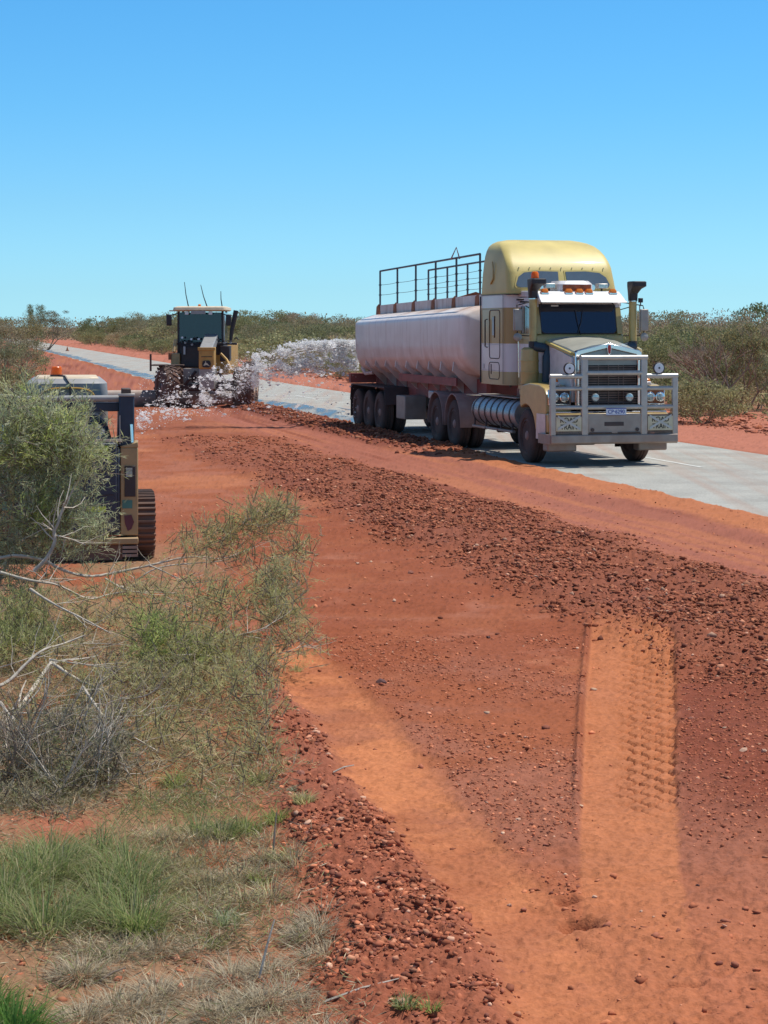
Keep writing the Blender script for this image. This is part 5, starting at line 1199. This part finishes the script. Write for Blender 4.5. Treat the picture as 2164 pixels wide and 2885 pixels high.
for i in range(26):
    x0 = at(random.uniform(-40, 260), 11.7); y0_ = 11.7 + random.uniform(-.4, .5); a = random.uniform(0, 6.28); l_ = random.uniform(.25, .55)
    p0 = Vector((x0, y0_, 0)); limb(sh3, [p0, p0 + Vector((math.cos(a) * .1, math.sin(a) * .1, l_ * .4)), p0 + Vector((math.cos(a) * .25, math.sin(a) * .2, l_))], .008, .003, 'bark_grey' if i % 3 else 'bark_pale', twigs=16, tl=.25)
foliage(sh3, [blob(60, 1640, 11.7, 110, 60, 1.2), blob(180, 1680, 11.6, 90, 45, 1), blob(60, 1740, 11.2, 110, 40, 1), blob(240, 1620, 11.9, 50, 40, .5), blob(140, 1580, 12.2, 110, 30, .6)], [(.32, .28, .17), (.38, .33, .21), (.24, .25, .12), (.42, .37, .26)], 26000, .03, .0055)
sh4 = empty('yellow_green_shrub', (at(40, 16), 16, 0), 0, 'soft yellow green shrub below the leafy shrub at the left edge', 'shrub')
foliage(sh4, [blob(40, 1340, 16, 60, 35, 1), blob(90, 1400, 15.4, 45, 28, .8), blob(10, 1400, 15.4, 50, 30, .8)], [(.38, .40, .16), (.32, .36, .13), (.42, .42, .20)], 8000, .05, .0055, up=1.4)

# ---------------------------------------- grass tufts and straw
def tuft(x, y, r, h_, n, pal, wd, label, name='grass_tuft', lean=.5, group=None, m='leaf', cat='grass'):
    z = h1(x, y); a = rng.uniform(0, 6.28, n); rad = r * rng.random(n) ** .6
    c = np.stack([np.cos(a) * rad * .55, np.sin(a) * rad * .55, np.zeros(n)], 1)
    d = np.stack([np.cos(a) * lean * (.2 + rad / r), np.sin(a) * lean * (.2 + rad / r), np.ones(n) * .8], 1) + rng.normal(size=(n, 3)) * .22; d[:, 2] = np.abs(d[:, 2]) + .05
    d /= np.linalg.norm(d, axis=1, keepdims=True); L_ = h_ * rng.uniform(.3, 1.2, n) * (1 - .35 * (rad / r)); lean_w = rng.normal(size=(n, 2)) * .35; d[:, :2] += lean_w; d /= np.linalg.norm(d, axis=1, keepdims=True)
    sd = np.cross(d, [0, 0, 1.]); sd /= np.linalg.norm(sd, axis=1, keepdims=True) + 1e-6; w_ = (wd * rng.uniform(.6, 1.3, n))[:, None] / 2
    p1 = c + d * L_[:, None] * .55; out = np.stack([np.cos(a), np.sin(a), -np.ones(n) * .25], 1); p2 = p1 + (d * .40 + out * rng.uniform(.05, .6, (n, 1))) * L_[:, None] * rng.uniform(.6, 1.1, (n, 1))
    V = np.stack([c - sd * w_, c + sd * w_, p1 + sd * w_ * .8, p1 - sd * w_ * .8, p2 + sd * w_ * .1, p2 - sd * w_ * .1], 1).reshape(-1, 3)
    k = np.arange(n)[:, None] * 6; F = np.concatenate([k + [0, 1, 2, 3], k + [3, 2, 4, 5]])
    o = np_mesh(name, V, F, m, np.repeat(leafcol(n, pal), 6, 0)); o.location = (x, y, z - .01); tag(o, label, cat, group); return o
LUSH = [(.22, .28, .09), (.29, .34, .12), (.16, .21, .07), (.38, .39, .18), (.33, .33, .14), (.44, .38, .22), (.20, .27, .09)]; YG = [(.30, .34, .10), (.22, .29, .08), (.38, .38, .15)]; STRAW = [(.42, .34, .21), (.34, .27, .17), (.50, .42, .28), (.28, .21, .13), (.33, .29, .21)]
def tp(px, py, r, h_, n, pal, wd, label, **k):
    x, y = G(px, py); return tuft(x, y, r, h_, n, pal, wd, label, **k)
i = 0
for px, py in ((20, 1960), (90, 1990), (160, 1975), (235, 1950), (60, 1900), (130, 1890), (200, 1900), (270, 1880), (30, 1850), (300, 1930), (110, 1835), (215, 1840), (-20, 1920), (-10, 1990), (285, 1995)):
    tp(px + rng.uniform(-12, 12), py + rng.uniform(-10, 10), rng.uniform(.18, .28), rng.uniform(.16, .38), 460, LUSH, .0042, 'lush green grass tuft in the thick patch at the lower left', group='lush grass tufts at the lower left', lean=.9)
tp(300, 2010, .12, .22, 260, YG, .006, 'yellowish drooping grass tuft at the right end of the lush patch')
tp(480, 1800, .16, .17, 420, LUSH, .005, 'green grass clump right of the sprawling shrub, the larger of two', )
tp(530, 1790, .13, .15, 280, YG, .005, 'yellow green grass clump leaning on the larger green clump')
tp(600, 1770, .12, .13, 260, YG, .005, 'olive grass clump beside the gravel strip')
tp(430, 1790, .11, .15, 240, LUSH, .005, 'green grass tuft on the left of the green clump')
tp(380, 1690, .11, .16, 220, YG, .005, 'pale green tuft under the fallen limbs')
tp(655, 1750, .10, .10, 200, OLIVE, .005, 'dull olive tuft closest to the gravel strip')
tp(640, 1710, .08, .05, 260, [(.34, .38, .24), (.28, .32, .2)], .006, 'small pale cushion plant on the dirt')
tp(490, 1990, .09, .11, 200, [(.36, .42, .24), (.25, .33, .14), (.45, .46, .28)], .005, 'pale silvery green tuft in the straw')
tp(460, 2030, .07, .08, 120, YG, .005, 'tiny yellow tuft just below the silvery one')
tp(30, 2225, .20, .22, 800, [(.12, .24, .045), (.15, .28, .06)], .005, 'dark green grass mound in the bottom left corner')
tp(-30, 2180, .18, .22, 600, [(.12, .24, .045), (.15, .28, .06)], .005, 'dark green grass mound cut by the left edge near the bottom')
tp(840, 2050, .03, .05, 40, LUSH, .006, 'tiny seedling on the gravel strip')
tp(720, 1845, .05, .04, 60, LUSH, .006, 'flat green seedling among the clods')
tp(875, 2195, .08, .08, 140, LUSH, .005, 'small green tuft at the bottom edge')
tp(930, 2205, .07, .07, 90, YG, .005, 'yellowish tuft at the bottom edge right of the small green one')
tp(555, 1610, .06, .14, 80, OLIVE, .006, 'thin upright sprig on the gravel bank')
for j, (px, py) in enumerate(((1105, 1490), (560, 1690), (350, 1300), (270, 1290), (640, 1450), (600, 1850), (420, 1860), (560, 1900), (390, 1940))):
    if j: tp(px, py, .09, .10, 110, YG if j % 2 else OLIVE, .005, ['', 'small tuft on the bank above the green clump', 'weed under the upper pale limb', 'weed just below the loader bumper', 'thin weed at the head of the orange track', 'straggly tuft beside the jagged clods', 'straggly tuft below the green clump', 'faded tuft above the silvery one', 'low weed between lush grass and straw'][j])
i = 0
for _ in range(46):
    px = rng.uniform(150, 720); py = rng.uniform(1960, 2240)
    if px < 300 and py < 2010: continue
    x, y = G(px, py)
    if x > dL(y) + .1: continue
    tuft(x, y, .19, .15, 340, STRAW, .0028, 'matted dry straw tuft on the ground low on the left', name='dry_grass_tuft', lean=2.4, group='dry straw tufts low on the left', m='straw')
for _ in range(26):
    px = rng.uniform(330, 640); py = rng.uniform(1800, 1960); x, y = G(px, py)
    tuft(x, y, .15, .14, 160, STRAW[1:] + OLIVE[:2], .003, 'thin withered grass tuft on the bank among the green clumps', name='withered_tuft', lean=1.1, group='withered tufts on the bank', m='straw')
# low herbs and weeds over the bank
n = 90000; xx = rng.uniform(-3.6, .4, n); yy = np.exp(rng.uniform(np.log(7.6), np.log(20), n))
mk = sstep(.40, .60, fbm(xx * 1.1, yy * .9, 97)) * (.35 + .65 * sstep(.35, .6, fbm(xx * 4, yy * 4, 98)))
k = (xx < dL(yy) - .02) & (xx > -.25 * yy) & (rng.random(n) < mk * np.clip((dL(yy) - xx) * 2.2, 0, 1) * (.3 + .7 * sstep(8.6, 10, yy))); xx, yy = xx[k], yy[k]; n = len(xx)
V, F = blades(np.stack([xx, yy, height(xx, yy) - .004], 1), rng.normal(size=(n, 3)) * [.6, .6, .25] + [0, 0, .75], rng.uniform(.04, .17, n), rng.uniform(.0025, .0055, n), droop=.1)
hue = fbm(xx * .9, yy * .9, 99)[:, None]; hc = np.array([.42, .36, .20]) * (1 - sstep(.4, .6, hue)) + np.array([.33, .36, .14]) * sstep(.4, .6, hue)
tag(np_mesh('ground_cover', V, F, 'leaf', np.repeat(hc * rng.uniform(.65, 1.25, (n, 1)), 4, 0)), 'thin olive weeds and seedlings covering the near left bank', 'weeds', kind='stuff')
# fallen straw and leaf litter
n = 150000; xx = rng.uniform(-3.6, .6, n); yy = np.exp(rng.uniform(np.log(6.8), np.log(18), n)); k = (xx < dL(yy) + .10) & (xx > -.25 * yy) & (rng.random(n) < .10 + .9 * sstep(.38, .62, fbm(xx * 1.6, yy * 1.6, 95))) & (rng.random(n) < np.clip(.25 + (dL(yy) - xx) * 1.6, 0, 1))
xx, yy = xx[k], yy[k]; n = len(xx); a = rng.uniform(0, 6.28, n)
V, F = blades(np.stack([xx, yy, height(xx, yy) + .004 + .045 * rng.random(n) ** 3], 1), np.stack([np.cos(a), np.sin(a), rng.uniform(-.05, .7, n)], 1), rng.uniform(.02, .10, n) * (1 + .5 * (yy > 11)), rng.uniform(.002, .0055, n))
tag(np_mesh('leaf_litter', V, F, 'straw', np.repeat(leafcol(n, [(.44, .35, .21), (.36, .28, .17), (.28, .20, .12), (.22, .16, .09), (.30, .28, .13), (.24, .24, .10), (.50, .42, .28)]), 4, 0)), 'dry straw and fallen leaves littering the near left bank', 'litter', kind='stuff')
for j, (px, py, l_, a, lab) in enumerate(((700, 2150, .30, .2, 'thin grey stick lying on the bank near the bottom'), (590, 1845, .20, 1.5, 'upright dead stem on the bare bank'), (560, 2110, .22, 1.3, 'dead stem at the edge of the straw'), (215, 2110, .16, .9, 'curved brown bark strip on the pebbles'), (720, 1690, .12, .1, 'pale wood chip beside the cushion plant'))):
    x, y = G(px, py); z = h1(x, y); up = 1 if a > 1.2 else .25
    o = MB().tube([(0, 0, 0), (math.cos(a) * l_ * .5, .02, l_ * .5 * up + .01), (math.cos(a) * l_, .05, l_ * up)], [.006, .005, .003], 5).build('stick', 'bark_grey' if j % 2 else 'bark_pale', None); o.location = (x, y, z + .01); tag(o, lab, 'stick')

# ================================================ WATER SPRAY
mat('water', (.97, .97, .96), .12, vary=.02, transl=.9, spec=.8)
EP = [295, 330, 400, 480, 560, 650, 772]
def spray_points(n, lo, hi, bias):
    px = rng.uniform(lo, hi, n); top = np.interp(px, EP, [893, 868, 828, 792, 763, 742, 733]); bot = np.interp(px, EP, [928, 922, 900, 868, 830, 808, 800])
    v = rng.random(n) ** bias; py = top + (bot - top) * v + rng.normal(size=n) * (2 + 8 * (772 - px) / 477)
    t_ = (772 - px) / 477; y = 53.2 - 2.2 * t_ + rng.normal(size=n) * (.05 + .45 * t_)
    y = np.minimum(y, EYE * 4368 / (py - 706) - .25)
    return px, py, y, t_
A_ = [spray_points(30000, 545, 775, 1.0), spray_points(5000, 430, 600, .9), spray_points(2200, 295, 470, .8), spray_points(15000, 600, 775, 3.4)]; MIST = [spray_points(8000, 640, 775, 1.8), spray_points(4500, 480, 660, 1.2)]
px = rng.uniform(300, 770, 2600); py = rng.uniform(800, 900, 2600); A_.append((px, py, np.full(2600, 52.) + rng.normal(size=2600) * .2, np.full(2600, .5)))
px, py, y, t_ = [np.concatenate(z_) for z_ in zip(*A_)]; cl_ = fbm(px * .05 + py * .02, py * .11 - px * .03, 55); k = rng.random(len(px)) < sstep(.34, .66, cl_) * .95 + .05; px, py, y, t_ = px[k], py[k], y[k], t_[k]; nd = len(px); px, py, y, t_ = [np.concatenate([a_] + [m_[i_] for m_ in MIST]) for i_, a_ in enumerate((px, py, y, t_))]; y = np.minimum(y, EYE * 4368 / (py - 706) - .25); n = len(px)
C = np.stack([(px - 829.5) * y / 4368, y, EYE - (py - 706) * y / 4368], 1)
r_ = (.0025 + .0045 * rng.random(n) + .024 * rng.random(n) ** 16) * (.95 + .7 * t_); r_[nd - n:] = rng.uniform(.002, .0042, n - nd)
oc = np.array([(1, 0, 0), (-1, 0, 0), (0, 1, 0), (0, -1, 0), (0, 0, 1), (0, 0, -1)], float); of = np.array([(0, 2, 4), (2, 1, 4), (1, 3, 4), (3, 0, 4), (2, 0, 5), (1, 2, 5), (3, 1, 5), (0, 3, 5)])
st = np.stack([rng.uniform(1, 2.2, n), np.ones(n), rng.uniform(.7, 1.1, n)], 1)
V = oc[None] * (r_[:, None, None] * st[:, None]) * (1 + (rng.random((n, 6, 1)) - .5) * .5) + C[:, None]
F = of[None] + (np.arange(n) * 6)[:, None, None]
tag(np_mesh('water_spray', V.reshape(-1, 3), F.reshape(-1, 3), 'water', nside=3, smooth=True), 'arching spray of white water drops thrown from the back of the tanker', 'spray', kind='stuff')
# the thick jet just after the nozzle
b = MB(); 
for k in range(5):
    pts = []
    for t2 in np.linspace(0, 1, 9):
        pts.append(P(772 - 150 * t2, 736 + k * 2.2 + (5 + k * 5) * t2 ** 1.6 + math.sin(t2 * 9 + k) * 1.2, 53.2 + .8 * t2 + k * .05))
    b.tube(pts, [.035 - .03 * t2 for t2 in np.linspace(0, 1, 9)], 6)
tag(b.build('water_jet', 'water', None), 'thick white stream leaving the tanker nozzle', 'water')
